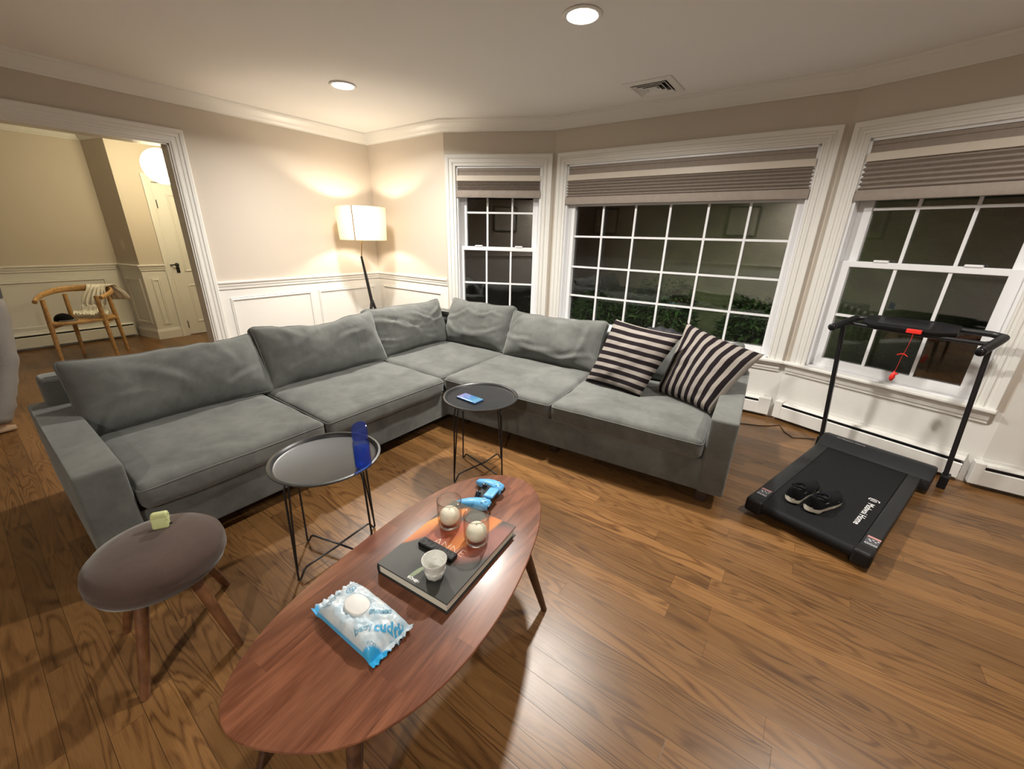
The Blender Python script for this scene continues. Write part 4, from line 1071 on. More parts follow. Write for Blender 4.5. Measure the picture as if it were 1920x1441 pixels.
M['pistachio'] = plain('pistachio_silicone', (.50, .53, .25), .5)
bm = BM(); box(bm, (-.024, -.0115, .0), (.024, .0115, .0395), .0075, seg=4); box(bm, (-.0235, -.0110, .030), (.0235, .0110, .040), .001); obj('case_body', bm, M['pistachio'], t, smooth=True)
bm = BM(); box(bm, (-.024, -.0115, .0405), (.024, .0115, .060), .0075, seg=4); box(bm, (-.0235, -.0110, .0402), (.0235, .0110, .049), .001); obj('case_lid', bm, M['pistachio'], t, smooth=True)
bm = BM(); tube(bm, [(.023, 0, .012), (.030, 0, .013)], .004, 8); obj('strap_loop', bm, M['black_plastic'], t)

# ------------------------------------------------------------------ treadmill (local x = across, y = towards the window)
TM = Vector((0.0, 2.29, 0)); TA = math.radians(-16.68)
t = empty('treadmill', TM, TA, 'black walking treadmill with handrail standing on the floor before the right window', 'treadmill')
W0, W1, LN = -.012, .530, 1.12
# deck: side rails with rounded rear corners
def rail(x0, x1, outer):
    bm = BM(); box(bm, (x0, .0, .035), (x1, LN, .098), .010, seg=3); return obj('side_rail', bm, M['charcoal_plastic'], t, smooth=True, angle=40)
rail(W0, .062, -1); rr_ = rail(.466, W1, 1)
bm = BM(); box(bm, (W0+.03, .03, .045), (W1-.03, LN, .07)); obj('deck', bm, M['black_plastic'], t)
for x0, x1 in ((W0-.004, .070), (.458, W1+.004)):
    bm = BM(); box(bm, (x0, -.022, .018), (x1, .055, .0995), .016, seg=4); obj('end_cap', bm, M['black_plastic'], t, smooth=True, angle=40)
bm = BM()   # belt loop with rounded rear roller
prof = [(1.10, .0945), (.03, .0945)] + [(.012-.030*math.sin(a), .064+.030*math.cos(a)) for a in (PI*k/10 for k in range(11))] + [(1.10, .036)]
rings(bm, [[(x, y, z) for y, z in prof] for x in (.063, .465)]); bl = obj('belt', bm, M['belt'], t, smooth=True, angle=40)
bm = BM()
MT = T((.404, .485, .0948)) @ Matrix.Rotation(-PI/2, 4, 'Z')
text_bm(bm, 'Mobvoi Home', .047, MT, .0003, bold=.0003, font_scale=(1.02, .88)); obj('belt_lettering', bm, M['white_print'], bl)
bm = BM()   # rounded-square m emblem before the name
for cx, sg in ((.0, 1),):
    pass
def ribbon(bm, pts, w, z):
    for a, b in zip(pts[:-1], pts[1:]):
        a = Vector(a); b = Vector(b); d = (b-a).normalized(); n_ = Vector((-d.y, d.x))*w/2; a = a-d*w*.3; b = b+d*w*.3
        bm.faces.new([bm.verts.new((p.x, p.y, z)) for p in (a+n_, a-n_, b-n_, b+n_)])
ribbon(bm, [(.405, .548), (.428, .548), (.440, .540), (.440, .526)], .005, .0952); ribbon(bm, [(.404, .536), (.426, .534), (.430, .528), (.426, .520), (.404, .520)], .005, .0953); ribbon(bm, [(.400, .548), (.396, .540), (.396, .527)], .005, .0954)
obj('belt_emblem', bm, M['white_print'], bl)
def motor_prof(x):
    return [(x, 1.045, .060), (x, 1.050, .098), (x, 1.065, .108), (x, 1.115, .128), (x, 1.150, .143), (x, 1.185, .146), (x, 1.235, .132), (x, 1.262, .100), (x, 1.268, .030), (x, 1.05, .030)]
bm = BM(); xs = [(-.016, .86), (-.012, .96), (.0, 1), (.556, 1), (.568, .96), (.572, .86)]
rings(bm, [[(x, 1.15+(y-1.15)*k, .03+(z-.03)*k) for _, y, z in motor_prof(x)] for x, k in xs]); hs = obj('motor_housing', bm, M['charcoal_plastic'], t, smooth=True, angle=35)
bm = BM(); Mh = frameM((.095, 1.148, .1432), (1, 0, 0), (0, .94, .10))
text_bm(bm, 'Mobvoi Home', .022, T((0, 0, .0012)) @ Mh, .0002, font_scale=(1, 1)); obj('housing_lettering', bm, M['grey_print'], hs)
bm = BM(); ribbon(bm, [(.066, 1.160), (.074, 1.160), (.076, 1.152), (.068, 1.150)], .004, .1455); ribbon(bm, [(.080, 1.160), (.088, 1.158), (.087, 1.150), (.080, 1.150)], .004, .1455); obj('housing_emblem', bm, M['grey_print'], hs)
# warning labels on the rear of both rails
M['label_pink'] = plain('label_pink', (.50, .24, .22), .6); M['label_dark'] = plain('label_dark', (.06, .06, .07), .6)
for x0 in (.0, .478):
    bm = BM(); z = .0996; box(bm, (x0, .062, .0975), (x0+.050, .148, z), mi=0)
    box(bm, (x0, .132, z), (x0+.050, .147, z+.0004), mi=1)
    for k in range(3):
        cx = x0+.009+k*.016
        for a0 in range(12):
            a = 2*PI*a0/12; b = 2*PI*(a0+1)/12
            bm.faces.new([bm.verts.new((cx+r__*math.cos(q), .073+r__*math.sin(q), z+.0006)) for r__, q in ((.0052, a), (.0070, a), (.0070, b), (.0052, b))]).material_index = 2
    for k, (px_, py_) in enumerate(((.008, .110), (.022, .116), (.014, .100), (.032, .105), (.040, .118))):
        box(bm, (x0+px_, py_, z), (x0+px_+.008, py_+.004, z+.0005), mi=2)
    obj('warning_label', bm, [M['label_dark'], M['label_pink'], M['white_print']], t)
# uprights, handles, console
PL_, PR_ = (-.035, 1.262), (.612, 1.285)
for (x, y), top in ((PL_, (-.092, 1.165, .905)), (PR_, (.560, 1.205, .905))):
    bm = BM(); d = Vector((top[0]-x, top[1]-y, top[2]-.02))
    Mx = Matrix(((.024, 0, d.x, x), (0, .034, d.y, y), (0, 0, d.z, .02), (0, 0, 0, 1)))
    box(bm, (-.5, -.5, 0), (.5, .5, 1), .0); bmesh.ops.transform(bm, matrix=Mx, verts=bm.verts); bmesh.ops.bevel(bm, geom=list(bm.edges), offset=.005, segments=2, affect='EDGES')
    obj('upright', bm, M['black_metal'], t)
    bm = BM(); s_ = 1 if x > 0 else -1; box(bm, (x-.020, y-.05, 0), (x+.020, y+.03, .085), .006); obj('upright_foot', bm, M['black_plastic'], t)
def handle(elbow, end, foam):
    bm = BM(); e = Vector(elbow); q = Vector(end); tube(bm, [q, q.lerp(e, .08), e.lerp(q, .12), e], [.021, .023, .023, .020], 14); h_ = obj('handle', bm, M['black_plastic'], t, smooth=True, angle=50)
    bm = BM(); d = (q-e).normalized(); tube(bm, [q-d*.002, q+d*.022, q+d*.028], [.0235, .0235, .018], 14); obj('end_cap', bm, M['black_gloss'], h_, smooth=True, angle=50)
EL, ER = (-.070, 1.315, .945), (.592, 1.336, .945)
handle(EL, (-.122, 1.075, .905), 1); handle(ER, (.541, 1.100, .890), 1)
bm = BM(); tube(bm, [EL, (-.02, 1.335, .952), (.26, 1.34, .955), (.54, 1.350, .952), ER], [.019, .018, .018, .018, .019], 12); obj('crossbar', bm, M['black_metal'], t, smooth=True)
bm = BM(); tube(bm, [(-.085, 1.235, .925), (-.05, 1.25, .915), (.25, 1.262, .905), (.53, 1.268, .905), (.578, 1.262, .922)], .013, 10); obj('lower_bar', bm, M['black_metal'], t, smooth=True)
bm = BM(); prism(bm, [(.03, 1.225), (.33, 1.232), (.42, 1.26), (.42, 1.36), (.33, 1.372), (.03, 1.366), (-.02, 1.34), (-.02, 1.25)], -.014, .014, .006)
bmesh.ops.transform(bm, matrix=T((0, 1.30, .945)) @ Matrix.Rotation(math.radians(20), 4, 'X') @ T((0, -1.30, 0)), verts=bm.verts); cs = obj('console', bm, M['black_plastic'], t, smooth=True, angle=30)
bm = BM(); box(bm, (.05, -.045, .0142), (.30, .045, .0155), .0005, M=T((0, 1.30, .945)) @ Matrix.Rotation(math.radians(20), 4, 'X')); obj('display', bm, M['black_gloss'], cs)
# safety key and its cord
bm = BM(); box(bm, (.205, 1.208, .913), (.275, 1.232, .938), .004); ky = obj('safety_key', bm, M['red'], t)
bm = BM(); tube(bm, [(.242, 1.212, .915), (.241, 1.204, .85), (.236, 1.206, .80), (.230, 1.205, .77)], .001, 6)
obj('key_cord', bm, M['red'], ky)
bm = BM(); tube(bm, [(.205+.05*i/8, 1.205, .772+.012*math.sin(PI*i/8)) for i in range(9)], .0025, 6); obj('cord_loop', bm, M['red'], ky)
bm = BM(); tube(bm, [(.230, 1.205, .765), (.226, 1.206, .70), (.222, 1.207, .66)], .001, 6); obj('key_cord', bm, M['red'], ky)
bm = BM(); pts = [(.222+.020*math.sin(i*1.3)*math.cos(i*.4), 1.207+.012*math.cos(i*1.9), .636+.022*math.sin(i*.9)) for i in range(22)]; tube(bm, pts, .0034, 6)
bx = [(.222, 1.207, .668), (.220, 1.207, .63), (.218, 1.206, .605)]; tube(bm, bx, [.004, .015, .008], 10); obj('clothing_clip', bm, M['red'], ky, smooth=True)

# ------------------------------------------------------------------ running shoes on the belt
M['shoe_black'] = plain('black_knit_upper', (.006, .006, .0075), .85, 0, (400, .4, .001), Specular_IOR_Level=.15); M['midsole'] = plain('white_midsole', (.70, .66, .56), .6)
M['shoe_in'] = plain('shoe_lining', (.004, .004, .005), .9)
def shoe(mirror, loc, rz, label):
    t = empty('running_shoe', loc, rz, label, 'shoe', 'running shoes on the treadmill')
    L = .275; m_ = -1 if mirror else 1
    def hw(u):  # half width and centre shift along the last
        w = .036+.0075*math.sin(PI*min(1, max(0, (u-.38)/.62)))+.002
        if u < .12: w *= max(.04, 1-((.12-u)/.1725)**2.2)**.5
        if u > .72: w *= max(.05, 1-((u-.72)/.28)**2.3)**.5
        return w, m_*.010*math.sin(PI*u*.9)
    us = [-.052, -.046, -.034, -.018, 0, .015, .04, .08, .14, .22, .32, .42, .52, .62, .72, .80, .87, .93, .97, .99, 1.0]
    bm = BM(); R_ = []
    for u in us:
        w, c = hw(u); w += .0005; toe = .016*max(0, (u-.7)/.3)**2; heel = .010*min(1, max(0, (.12-u)/.12))**2; th_ = .030-.011*u
        notch = .007 if abs(u-.22) < .03 else 0
        y = u*L
        R_.append([(c-w*.9, y, toe+heel+notch), (c-w*1.02, y, toe+heel+th_*.4), (c-w*.98, y, toe*.9+heel*.6+th_), (c, y, toe*.9+heel*.6+th_*1.02), (c+w*.98, y, toe*.9+heel*.6+th_), (c+w*1.02, y, toe+heel+th_*.4), (c+w*.9, y, toe+heel+notch)])
    rings(bm, R_); sl = obj('sole', bm, M['midsole'], t, smooth=True, angle=45)
    for s_ in (-1, 1):
        bm = BM()
        for k in range(7):
            u = .46+k*.068; w, c = hw(u); w2, c2_ = hw(u+.05); toe = .016*max(0, (u-.7)/.3)**2
            vs = [bm.verts.new(p) for p in ((c+s_*(w+.0012), u*L, toe+.007), (c2_+s_*(w2+.0012), (u+.045)*L, toe+.008), (c2_+s_*(w2+.0010), (u+.05)*L, toe+.019), (c+s_*(w+.0010), (u+.012)*L, toe+.020))]; bm.faces.new(vs)
        obj('tread_cutouts', bm, M['pages'], sl)
    bm = BM(); R_ = []
    for u in us:
        w, c = hw(u); toe = .014*max(0, (u-.7)/.3)**2; b = .030-.011*u+toe
        top = .098-.004*u if u < .12 else (.094-.030*((u-.12)/.38) if u < .5 else .064-.022*((u-.5)/.42)**1.3)
        top = max(top, b+.012) if u < .985 else b+.010
        op = 1 if .05 < u < .50 else 0     # foot opening
        dip = (.045 if op else 0)
        side = top-(.012*math.sin(PI*(u-.05)/.42) if op else 0)
        y = u*L
        ring = []
        for k in range(15):
            a = PI*k/14; x = -math.cos(a); z = math.sin(a)**.75
            xx = c + x*w*(1.03-.24*z*(.4 if u > .6 else 1)); zz = b + (side-b)*z
            if op and 4 <= k <= 10: zz = side - dip*(1 if 5 <= k <= 9 else .2); xx = c + x*w*(.80 if k in (4, 10) else .95)
            ring.append((xx, y, zz))
        ring.append((c, y, b-.004)); R_.append(ring)
    rings(bm, R_)
    for f in bm.faces:
        cc = f.calc_center_median()
        f.material_index = 0
    up_ = obj('upper', bm, M['shoe_black'], t, smooth=True, angle=60)
    bm = BM()
    for s_ in (0,):
        pts = []
        for i in range(17):
            a = 2*PI*i/16; u = .26+.21*math.cos(a); w, c = hw(u); zt = .098-.004*u if u < .12 else .094-.030*((u-.12)/.38)
            pts.append((c+math.sin(a)*w*.74, u*L, zt-.010*math.sin(PI*max(0, min(1, (u-.05)/.42)))+.001))
        tube(bm, pts, .0055, 8, False)
    obj('collar', bm, M['shoe_black'], t, smooth=True)
    bm = BM(); rings(bm, [[(hw(u)[1]+math.sin(a)*hw(u)[0]*.66, u*L, z) for a, u in ((2*PI*i/16, .26+.19*math.cos(2*PI*i/16)) for i in range(16))] for z in (.052, .058)]); obj('insole', bm, M['shoe_in'], t)
    bm = BM()
    for u0, u1, z in ((.20, .30, .058), (.60, .63, .040)):
        for s_ in (-1, 1):
            (w, c), (w2, c2_) = hw(u0), hw(u1); k_ = .985
            bm.faces.new([bm.verts.new(p) for p in ((c+s_*w*k_, u0*L, z-.002), (c2_+s_*w2*k_, u1*L, z-.005), (c2_+s_*w2*k_*.99, u1*L, z-.001), (c+s_*w*k_*.99, u0*L, z+.002))])
    obj('reflective_mark', bm, M['grey_print'], up_)
TMm = T(TM) @ Matrix.Rotation(TA, 4, 'Z')
q = TMm @ Vector((.236, .120, .096)); shoe(False, q, TA-.16, 'black running shoe with white sole, the one nearer the printed name on the treadmill')
q = TMm @ Vector((.148, .128, .096)); shoe(True, q, TA-.12, 'black running shoe with white sole, the one nearer the sofa arm')

# cord on the floor behind the sofa arm
bm = BM(); pts = [(-.35, 3.50, .004), (-.24, 3.53, .004), (-.16, 3.57, .004), (-.08, 3.60, .004), (-.02, 3.64, .004), (.06, 3.72, .004), (.10, 3.60, .004), (.16, 3.52, .004), (.22, 3.56, .004), (.30, 3.60, .006)]
tube(bm, pts, .0035, 6); t = empty('power_cord', (0, 3.6, 0), 0, 'thin black power cord running along the floor behind the right sofa arm', 'cord')
bmesh.ops.transform(bm, matrix=T((0, -3.6, 0)), verts=bm.verts); obj('cable', bm, M['black_plastic'], t, smooth=True)

# ------------------------------------------------------------------ dining armchair with cloth and cap
chair = empty('dining_armchair', (-6.50, .82, 0), 0, 'light oak armchair with a curved back rail in the dining room by the heater', 'armchair')
CO = Vector((-6.50, .82, 0))
LEG = {'f1': (-6.30, .49), 'f2': (-6.30, .93), 'b1': (-6.75, .72), 'b2': (-6.62, 1.085)}
for k, (x, y) in LEG.items():
    bm = BM(); p0 = Vector((x, y, 0))-CO; c_ = Vector((-6.5, .80, 0))-CO; ins = (c_-p0).normalized()*.03; ins.z = 0
    tube(bm, [p0, p0.lerp(p0+ins, .6)+Vector((0, 0, .43)), p0+ins+Vector((0, 0, .70))], [.016, .022, .019], 12); obj('leg', bm, M['oak'], chair, smooth=True, angle=50)
bm = BM(); ctr = Vector((-6.50, .80, 0)); seatp = []
cs_ = [(-6.29, .52), (-6.26, .70), (-6.29, .90), (-6.42, 1.04), (-6.60, 1.05), (-6.70, .92), (-6.73, .75), (-6.62, .62), (-6.45, .54)]
prism(bm, [(x-CO.x, y-CO.y) for x, y in cs_], .425, .452, .008); obj('seat', bm, M['oak'], chair, smooth=True, angle=40)
bm = BM(); pts = []
key = [(-6.245, .455, .690), (-6.42, .50, .712), (-6.62, .60, .735), (-6.76, .74, .748), (-6.76, .93, .748), (-6.66, 1.07, .742), (-6.48, 1.08, .722), (-6.32, 1.00, .700), (-6.235, .935, .685)]
for i in range(len(key)-1):
    for s_ in (0, .34, .67):
        p0, p1, p2, p3 = (Vector(key[max(0, min(len(key)-1, i+d))]) for d in (-1, 0, 1, 2))
        pts.append(.5*((2*p1)+(p2-p0)*s_+(2*p0-5*p1+4*p2-p3)*s_*s_+(3*p1-p0-3*p2+p3)*s_**3)-CO)
pts.append(Vector(key[-1])-CO); n_ = len(pts); rs = []
for i, p in enumerate(pts):
    d = (pts[min(n_-1, i+1)]-pts[max(0, i-1)]).normalized(); side = Vector((0, 0, 1)).cross(d).normalized(); up = d.cross(side)
    w = .013+.007*abs(i/(n_-1)*2-1)**2; h_ = .034-.014*abs(i/(n_-1)*2-1)**1.5
    rs.append([p+side*math.cos(a)*w+up*math.sin(a)*h_ for a in (2*PI*k/12 for k in range(12))])
rings(bm, rs); obj('back_rail', bm, M['oak'], chair, smooth=True, angle=60)
bm = BM(); tube(bm, [Vector((-6.31, .51, .40))-CO, Vector((-6.73, .73, .40))-CO], .013, 8); obj('stretcher', bm, M['oak'], chair, smooth=True)
bm = BM(); tube(bm, [Vector((-6.31, .93, .40))-CO, Vector((-6.62, 1.06, .40))-CO], .013, 8); obj('stretcher', bm, M['oak'], chair, smooth=True)
def cloth_mat():
    t = NT('printed_muslin'); v = t.coord(); vo = t.n('ShaderNodeTexVoronoi'); t.l(v, vo.inputs['Vector']); vo.inputs['Scale'].default_value = 24
    d = t.rng(vo.outputs['Distance'], .05, .13); d = t.math('MAXIMUM', d, t.rng(t.xyz(vo.outputs['Color'])[0], .45, .5))
    t.P(Base_Color=t.mix(d, (.20, .18, .12), (.80, .77, .70)), Roughness=.9); t.bump(t.noise(v, 60, 3), .4, .004); return t.m
clp = Vector((-6.52, .98, .455))
ct_ = empty('muslin_cloth', clp, 0, 'crumpled white printed cloth draped over the rail and seat of the wooden armchair', 'cloth')
bm = BM(); NU, NV = 40, 26; gg = []
path = [(-6.73, 1.11, .60), (-6.705, 1.085, .70), (-6.69, 1.06, .778), (-6.66, 1.02, .790), (-6.635, .985, .765), (-6.60, .94, .66), (-6.585, .91, .55), (-6.56, .88, .485), (-6.50, .86, .470), (-6.40, .84, .472)]
for i in range(NU+1):
    f_ = i/NU*(len(path)-1); k = min(len(path)-2, int(f_)); p = Vector(path[k]).lerp(Vector(path[k+1]), f_-k); row = []
    for j in range(NV+1):
        v_ = j/NV-.5; w = .34*(1-.35*math.sin(PI*i/NU)+.1*math.sin(i*.6))
        q = p + Vector((.62, .74, 0)).normalized()*v_*w*(1 if i < 28 else 1.05)
        fold = .022*math.sin(v_*34+i*.16)+.014*noise.noise(Vector((v_*9, i*.22, 2)))
        if i > 26: q.z += abs(fold)*1.2+.012*noise.noise(Vector((v_*6, i*.4, 6)))+.012
        else: q += Vector((.5, -.5, .1))*fold
        row.append(q-clp)
    gg.append(row)
G1 = [[bm.verts.new(p) for p in row] for row in gg]
for i in range(NU):
    for j in range(NV): bm.faces.new((G1[i][j], G1[i+1][j], G1[i+1][j+1], G1[i][j+1]))
co_ = obj('fabric', bm, cloth_mat(), ct_, smooth=True); sm_ = co_.modifiers.new('thickness', 'SOLIDIFY'); sm_.thickness = .004
t = empty('baseball_cap', (-6.46, .63, .453), math.radians(20), 'black and grey cap lying on the seat of the wooden armchair', 'cap')
bm = BM(); R_ = []
for k in range(9):
    a = PI/2*k/8; R_.append([(.085*math.cos(a)*math.cos(b)*1.08, .075*math.cos(a)*math.sin(b), .075*math.sin(a)) for b in (2*PI*i/28 for i in range(28))])
rings(bm, R_); obj('crown', bm, M['shoe_black'], t, smooth=True)
bm = BM(); R_ = []
for i in range(15):
    b = -1.15+2.3*i/14; c, s_ = math.cos(b), math.sin(b)
    R_.append([(.084*c*1.08, .074*s_, .010), (.150*c*1.0+.012, .085*s_, .004), (.150*c+.012, .085*s_, .001), (.084*c*1.08, .074*s_, .006)])
rings(bm, R_); obj('brim', bm, plain('grey_cap_brim', (.14, .13, .125), .8), t, smooth=True, angle=40)

# ------------------------------------------------------------------ person standing in the doorway
PO = Vector((-4.60, .03, 0))
pr = empty('person', PO, 0, 'person in grey trousers and tan slippers standing at the left edge behind the sofa', 'person')
M['skin'] = plain('skin', (.42, .24, .16), .55, Subsurface_Weight=.1); M['trousers'] = plain('grey_jersey', (.21, .195, .175), .9, 0, (40, .4, .006)); M['top'] = plain('charcoal_sweatshirt', (.055, .053, .052), .9, 0, (60, .3, .004)); M['hair'] = plain('dark_hair', (.02, .013, .01), .6); M['slipper'] = plain('tan_slipper', (.30, .20, .115), .8)
# facing +y, leaning slightly forward; x: camera side positive
V_ = [(0, .06, .93), (0, .06, 1.08), (0, .06, 1.25), (0, .06, 1.40), (0, .068, 1.49), (0, .085, 1.585), (0, .098, 1.655), (0, .092, 1.725),
      (.095, .065, .88), (.10, .055, .50), (.10, -.145, .09), (.10, -.06, .032),
      (-.095, .055, .88), (-.10, .035, .50), (-.10, -.165, .09), (-.10, -.08, .032),
      (.17, .055, 1.42), (.215, .0, 1.15), (.215, -.02, .92), (.213, -.015, .855),
      (-.17, .055, 1.42), (-.215, .0, 1.15), (-.21, -.01, .92), (-.208, -.005, .855)]
E_ = [(0, 1), (1, 2), (2, 3), (3, 4), (4, 5), (5, 6), (6, 7), (0, 8), (8, 9), (9, 10), (10, 11), (0, 12), (12, 13), (13, 14), (14, 15), (3, 16), (16, 17), (17, 18), (18, 19), (3, 20), (20, 21), (21, 22), (22, 23)]
RD_ = [(.105, .085), (.105, .085), (.115, .085), (.10, .075), (.052, .052), (.066, .066), (.083, .083), (.074, .074), (.075, .075), (.056, .056), (.038, .038), (.035, .03), (.075, .075), (.056, .056), (.038, .038), (.035, .03), (.052, .052), (.038, .038), (.026, .026), (.036, .016), (.052, .052), (.038, .038), (.026, .026), (.036, .016)]
hand_v = len(V_)
for base, s_ in ((19, 1), (23, -1)):       # fingers and thumb, relaxed and curled
    w = Vector(V_[base])
    for k in range(4):
        dx = 0.0; off = Vector((0, .026-.017*k, -.030)); ln = (.034, .040, .037, .029)[k]
        i0 = len(V_); a = w+off; b = a+Vector((-s_*.004, .004, -ln)); c = b+Vector((-s_*.016, .002, -ln*.75))
        V_ += [tuple(a), tuple(b), tuple(c)]; E_ += [(base, i0), (i0, i0+1), (i0+1, i0+2)]; RD_ += [(.0095, .0095), (.0085, .0085), (.007, .007)]
    i0 = len(V_); a = w+Vector((-s_*.012, .036, .004)); b = a+Vector((-s_*.010, .014, -.036))
    V_ += [tuple(a), tuple(b)]; E_ += [(base, i0), (i0, i0+1)]; RD_ += [(.012, .012), (.009, .009)]
skin('body', V_, E_, RD_, M['skin'], pr, sub=2)
# loose trousers: waist to ankle
tv = [(0, .064, .99), (0, .064, .90), (.10, .06, .80), (.106, .040, .50), (.104, -.072, .16), (.104, -.140, .062), (-.10, .05, .80), (-.106, .02, .50), (-.104, -.092, .16), (-.104, -.160, .062)]
skin('trousers', tv, [(0, 1), (1, 2), (2, 3), (3, 4), (4, 5), (1, 6), (6, 7), (7, 8), (8, 9)], [(.16, .125), (.155, .13), (.105, .112), (.090, .096), (.092, .122), (.086, .108), (.105, .112), (.088, .090), (.080, .090), (.082, .098)], M['trousers'], pr, sub=2)
tr_ = pr.children[-1]; tr_.data.calc_loop_triangles()
_nn = [v.normal.copy() for v in tr_.data.vertices]
for v, nn in zip(tr_.data.vertices, _nn):
    z = v.co.z; k = 1.0 if z < .6 else .4
    v.co += nn*k*(.014*noise.noise(Vector((v.co.x*9, v.co.y*9, z*13))) + .010*math.sin(z*46+5*math.atan2(v.co.y, v.co.x)+4*noise.noise(Vector((v.co.x*6, v.co.y*6, z*4))))*max(0, 1-z/.45))
sv = [(0, .066, .81), (0, .064, 1.05), (0, .062, 1.25), (0, .060, 1.41), (0, .066, 1.465), (.17, .055, 1.42), (.222, .0, 1.16), (.218, -.018, .955), (-.17, .055, 1.42), (-.222, .0, 1.16), (-.212, -.012, .955)]
skin('sweatshirt', sv, [(0, 1), (1, 2), (2, 3), (3, 4), (3, 5), (5, 6), (6, 7), (3, 8), (8, 9), (9, 10)], [(.165, .118), (.155, .120), (.16, .125), (.145, .11), (.075, .075), (.070, .070), (.056, .056), (.040, .040), (.070, .070), (.056, .056), (.040, .040)], M['top'], pr, sub=2)
bm = BM(); R_ = []
HY = -.085; hc = Vector((0, .085, 1.688))
for k in range(9):
    a = PI*.62*k/8; R_.append([hc+Vector((.090*math.sin(a)*math.cos(b), -.008+.108*math.sin(a)*math.sin(b)-(.02 if math.sin(b) > .3 else 0)*k/8, .098*math.cos(a)+(.045*(k/8)**2 if math.sin(b) > .2 else -.03*(k/8)**2))) for b in (2*PI*i/28 for i in range(28))])
rings(bm, R_); obj('hair', bm, M['hair'], pr, smooth=True)
for s_ in (-1, 1):
    bm = BM(); lathe(bm, [(0, .0115), (.006, .010), (.0105, .005), (.0115, 0), (.0105, -.005), (0, -.0115)], 16); bmesh.ops.transform(bm, matrix=T((s_*.031, .268+HY, 1.668)), verts=bm.verts); obj('eye', bm, M['paper_white'], pr, smooth=True)
    bm = BM(); lathe(bm, [(0, .003), (.005, .002), (.0052, 0), (0, -.001)], 12); bmesh.ops.transform(bm, matrix=T((s_*.031, .278+HY, 1.668)) @ Matrix.Rotation(-PI/2, 4, 'X'), verts=bm.verts); obj('iris', bm, M['wick'], pr)
    bm = BM(); rings(bm, [circ((s_*(.080+.006*math.sin(PI*k/6)), .165+HY-.02*math.cos(PI*k/6), 1.655), (0, 1, 0), .008+.022*math.sin(PI*k/6), 12) for k in range(7)]); obj('ear', bm, M['skin'], pr, smooth=True)
    bm = BM(); fx = s_*.108; dy = 0 if s_ > 0 else -.02; R_ = []
    for u in (0, .05, .15, .3, .5, .7, .85, .95, 1):
        w = .040*(.6+.4*math.sin(PI*min(1, u*.9+.1)))*(1 if u < .8 else (1-((u-.8)/.21)**2)**.5)+.004; y = -.290+dy+.270*u
        top = .095-.02*u if u < .3 else .09-.052*((u-.3)/.7); R_.append([(fx+w*math.cos(a)*(1 if math.sin(a) > 0 else 1.08), y, max(.001, .022+(top-.022)*math.sin(a) if math.sin(a) > 0 else .022*(1+math.sin(a)))) for a in (2*PI*i/18 for i in range(18))])
    rings(bm, R_); obj('slipper', bm, M['slipper'], pr, smooth=True)
bm = BM(); rings(bm, [circ((0, .272+HY+.016*math.sin(PI*k/6)*(.4+k/8), 1.672-.040*k/6), (0, 0, 1), .003+.012*math.sin(PI*(k+1)/8), 12) for k in range(7)]); obj('nose', bm, M['skin'], pr, smooth=True)
bm = BM(); tube(bm, [(-.024, .236+HY, 1.598), (-.01, .246+HY, 1.600), (0, .248+HY, 1.598), (.01, .246+HY, 1.600), (.024, .236+HY, 1.598)], [.003, .006, .006, .006, .003], 8); obj('mouth', bm, plain('lips', (.35, .13, .11), .5), pr, smooth=True)

# ------------------------------------------------------------------ pictures on the rear wall (seen only in the window reflections)
for x, lab in ((-4.10, 'framed picture on the rear wall reflected in the left of the large window'), (-1.08, 'framed picture on the rear wall reflected in the right of the large window')):
    t = empty('framed_picture', (x, YR, 1.80), 0, lab, 'picture', 'framed pictures on the rear wall')
    bm = BM(); sweep(bm, [(-.30, -.29), (-.30, .29), (.30, .29), (.30, -.29)], [(0, .002), (0, .022), (.022, .022), (.022, .002)], closed=True, to3=lambda a, b, h: (a, h, b)); obj('frame', bm, M['brown_black'], t)
    bm = BM(); box(bm, (-.28, .003, -.27), (.28, .010, .27)); obj('mat_board', bm, M['pages'], t)
    bm = BM(); box(bm, (-.17, .010, -.18), (.17, .012, .18)); obj('print', bm, M['shade_rail'], t)

# ------------------------------------------------------------------ garden outside
def lawn_mat():
    t = NT('night_lawn'); p = t.pos(); n = t.noise(p, 2.2, 6, .65); n2 = t.noise(p, 30, 3)
    t.P(Base_Color=t.mix(t.rng(t.math('ADD', t.math('MULTIPLY', n, .6), t.math('MULTIPLY', n2, .4)), .38, .62), (.014, .022, .007), (.050, .066, .022)), Roughness=.95); t.bump(n2, .6, .03); return t.m
bm = BM(); ys = [4.1, 4.6, 5.2, 6.0, 7.0, 8.2, 9.6, 11.2, 13.0]; xs_ = [-9+.75*i for i in range(25)]
def hgt(x, y): return -.35 + .02*max(0, y-5) + 3.2*(max(0, min(1, (y-6.2)/5.0))**1.4) + .05*noise.noise(Vector((x*.8, y*.8, 0)))
GG = [[bm.verts.new((x, y, hgt(x, y))) for x in xs_] for y in ys]
for i in range(len(ys)-1):
    for j in range(len(xs_)-1): bm.faces.new((GG[i][j], GG[i][j+1], GG[i+1][j+1], GG[i+1][j]))
o = obj('garden_lawn', bm, lawn_mat(), smooth=True); o['kind'] = 'structure'
def leaf_mat():
    t = NT('shrub_leaf'); oi = t.noise(t.coord(), 9, 2)
    t.P(Base_Color=t.mix(t.rng(oi, .3, .7), (.030, .085, .020), (.12, .26, .060)), Roughness=.45); return t.m
LEAF = leaf_mat()
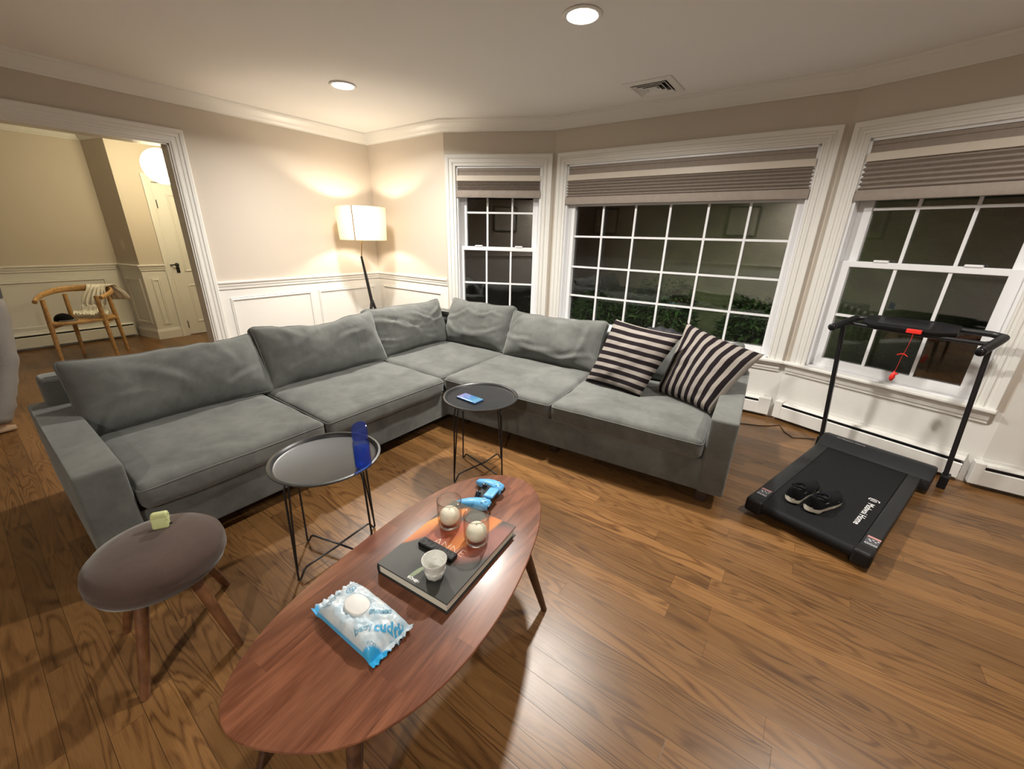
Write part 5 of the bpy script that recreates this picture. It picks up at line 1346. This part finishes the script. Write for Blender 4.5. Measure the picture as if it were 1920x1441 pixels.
def shrub(c, rx, ry, h, n, label, seed, lf=1.0):
    rnd = random.Random(seed); t = empty('shrub', c, 0, label, 'shrub', 'shrubs outside the windows')
    bm = BM()
    for k in range(n):
        th_ = rnd.uniform(0, 2*PI); v_ = rnd.random()**.6; rr = (.55+.45*rnd.random())
        z = h*(.12+.88*v_); w = (1-((v_-.45)/.62)**2)**.5 if abs((v_-.45)/.62) < 1 else .1
        p = Vector((math.cos(th_)*rx*w*rr, math.sin(th_)*ry*w*rr, z*(.9+.2*rnd.random())))
        d = Vector((math.cos(th_)+rnd.uniform(-.7, .7), math.sin(th_)+rnd.uniform(-.7, .7), rnd.uniform(-.5, .8))).normalized()
        s_ = d.cross(Vector((rnd.uniform(-.4, .4), rnd.uniform(-.4, .4), 1))).normalized(); L = rnd.uniform(.06, .12)*lf; wd = L*.17; up = s_.cross(d)
        a = bm.verts.new(p); b = bm.verts.new(p+d*L*.5+s_*wd+up*.006); c2_ = bm.verts.new(p+d*L-up*.012); e = bm.verts.new(p+d*L*.5-s_*wd+up*.006)
        bm.faces.new((a, b, c2_)); bm.faces.new((a, c2_, e))
    obj('foliage', bm, LEAF, t)
    bm = BM()
    for k in range(7):
        th_ = 2*PI*k/7; tube(bm, [(0.02*math.cos(th_), .02*math.sin(th_), 0), (rx*.35*math.cos(th_), ry*.35*math.sin(th_), h*.5), (rx*.55*math.cos(th_), ry*.55*math.sin(th_), h*.8)], [.016, .011, .006], 6)
    obj('stems', bm, M['dark_leg'], t)
for (x, y, rx, ry, h, n, lab, sd, lf) in ((-1.42, 5.10, .43, .36, 1.22, 2600, 'leafy green shrub outside the large window, seen behind the left striped pillow', 1, 1.1), (-.36, 5.05, .42, .36, 1.12, 2400, 'leafy green shrub outside the large window, seen between the striped pillows and the frame', 2, 1.1), (-2.36, 5.35, .44, .36, .98, 1800, 'darker shrub outside the large window, seen above the middle of the sofa back', 3, .9), (-3.32, 5.5, .42, .36, .85, 1300, 'low dark shrub outside, at the left end of the large window', 4, .9)):
    shrub((x, y, hgt(x, y)-.02), rx, ry, h, n, lab, sd, lf)
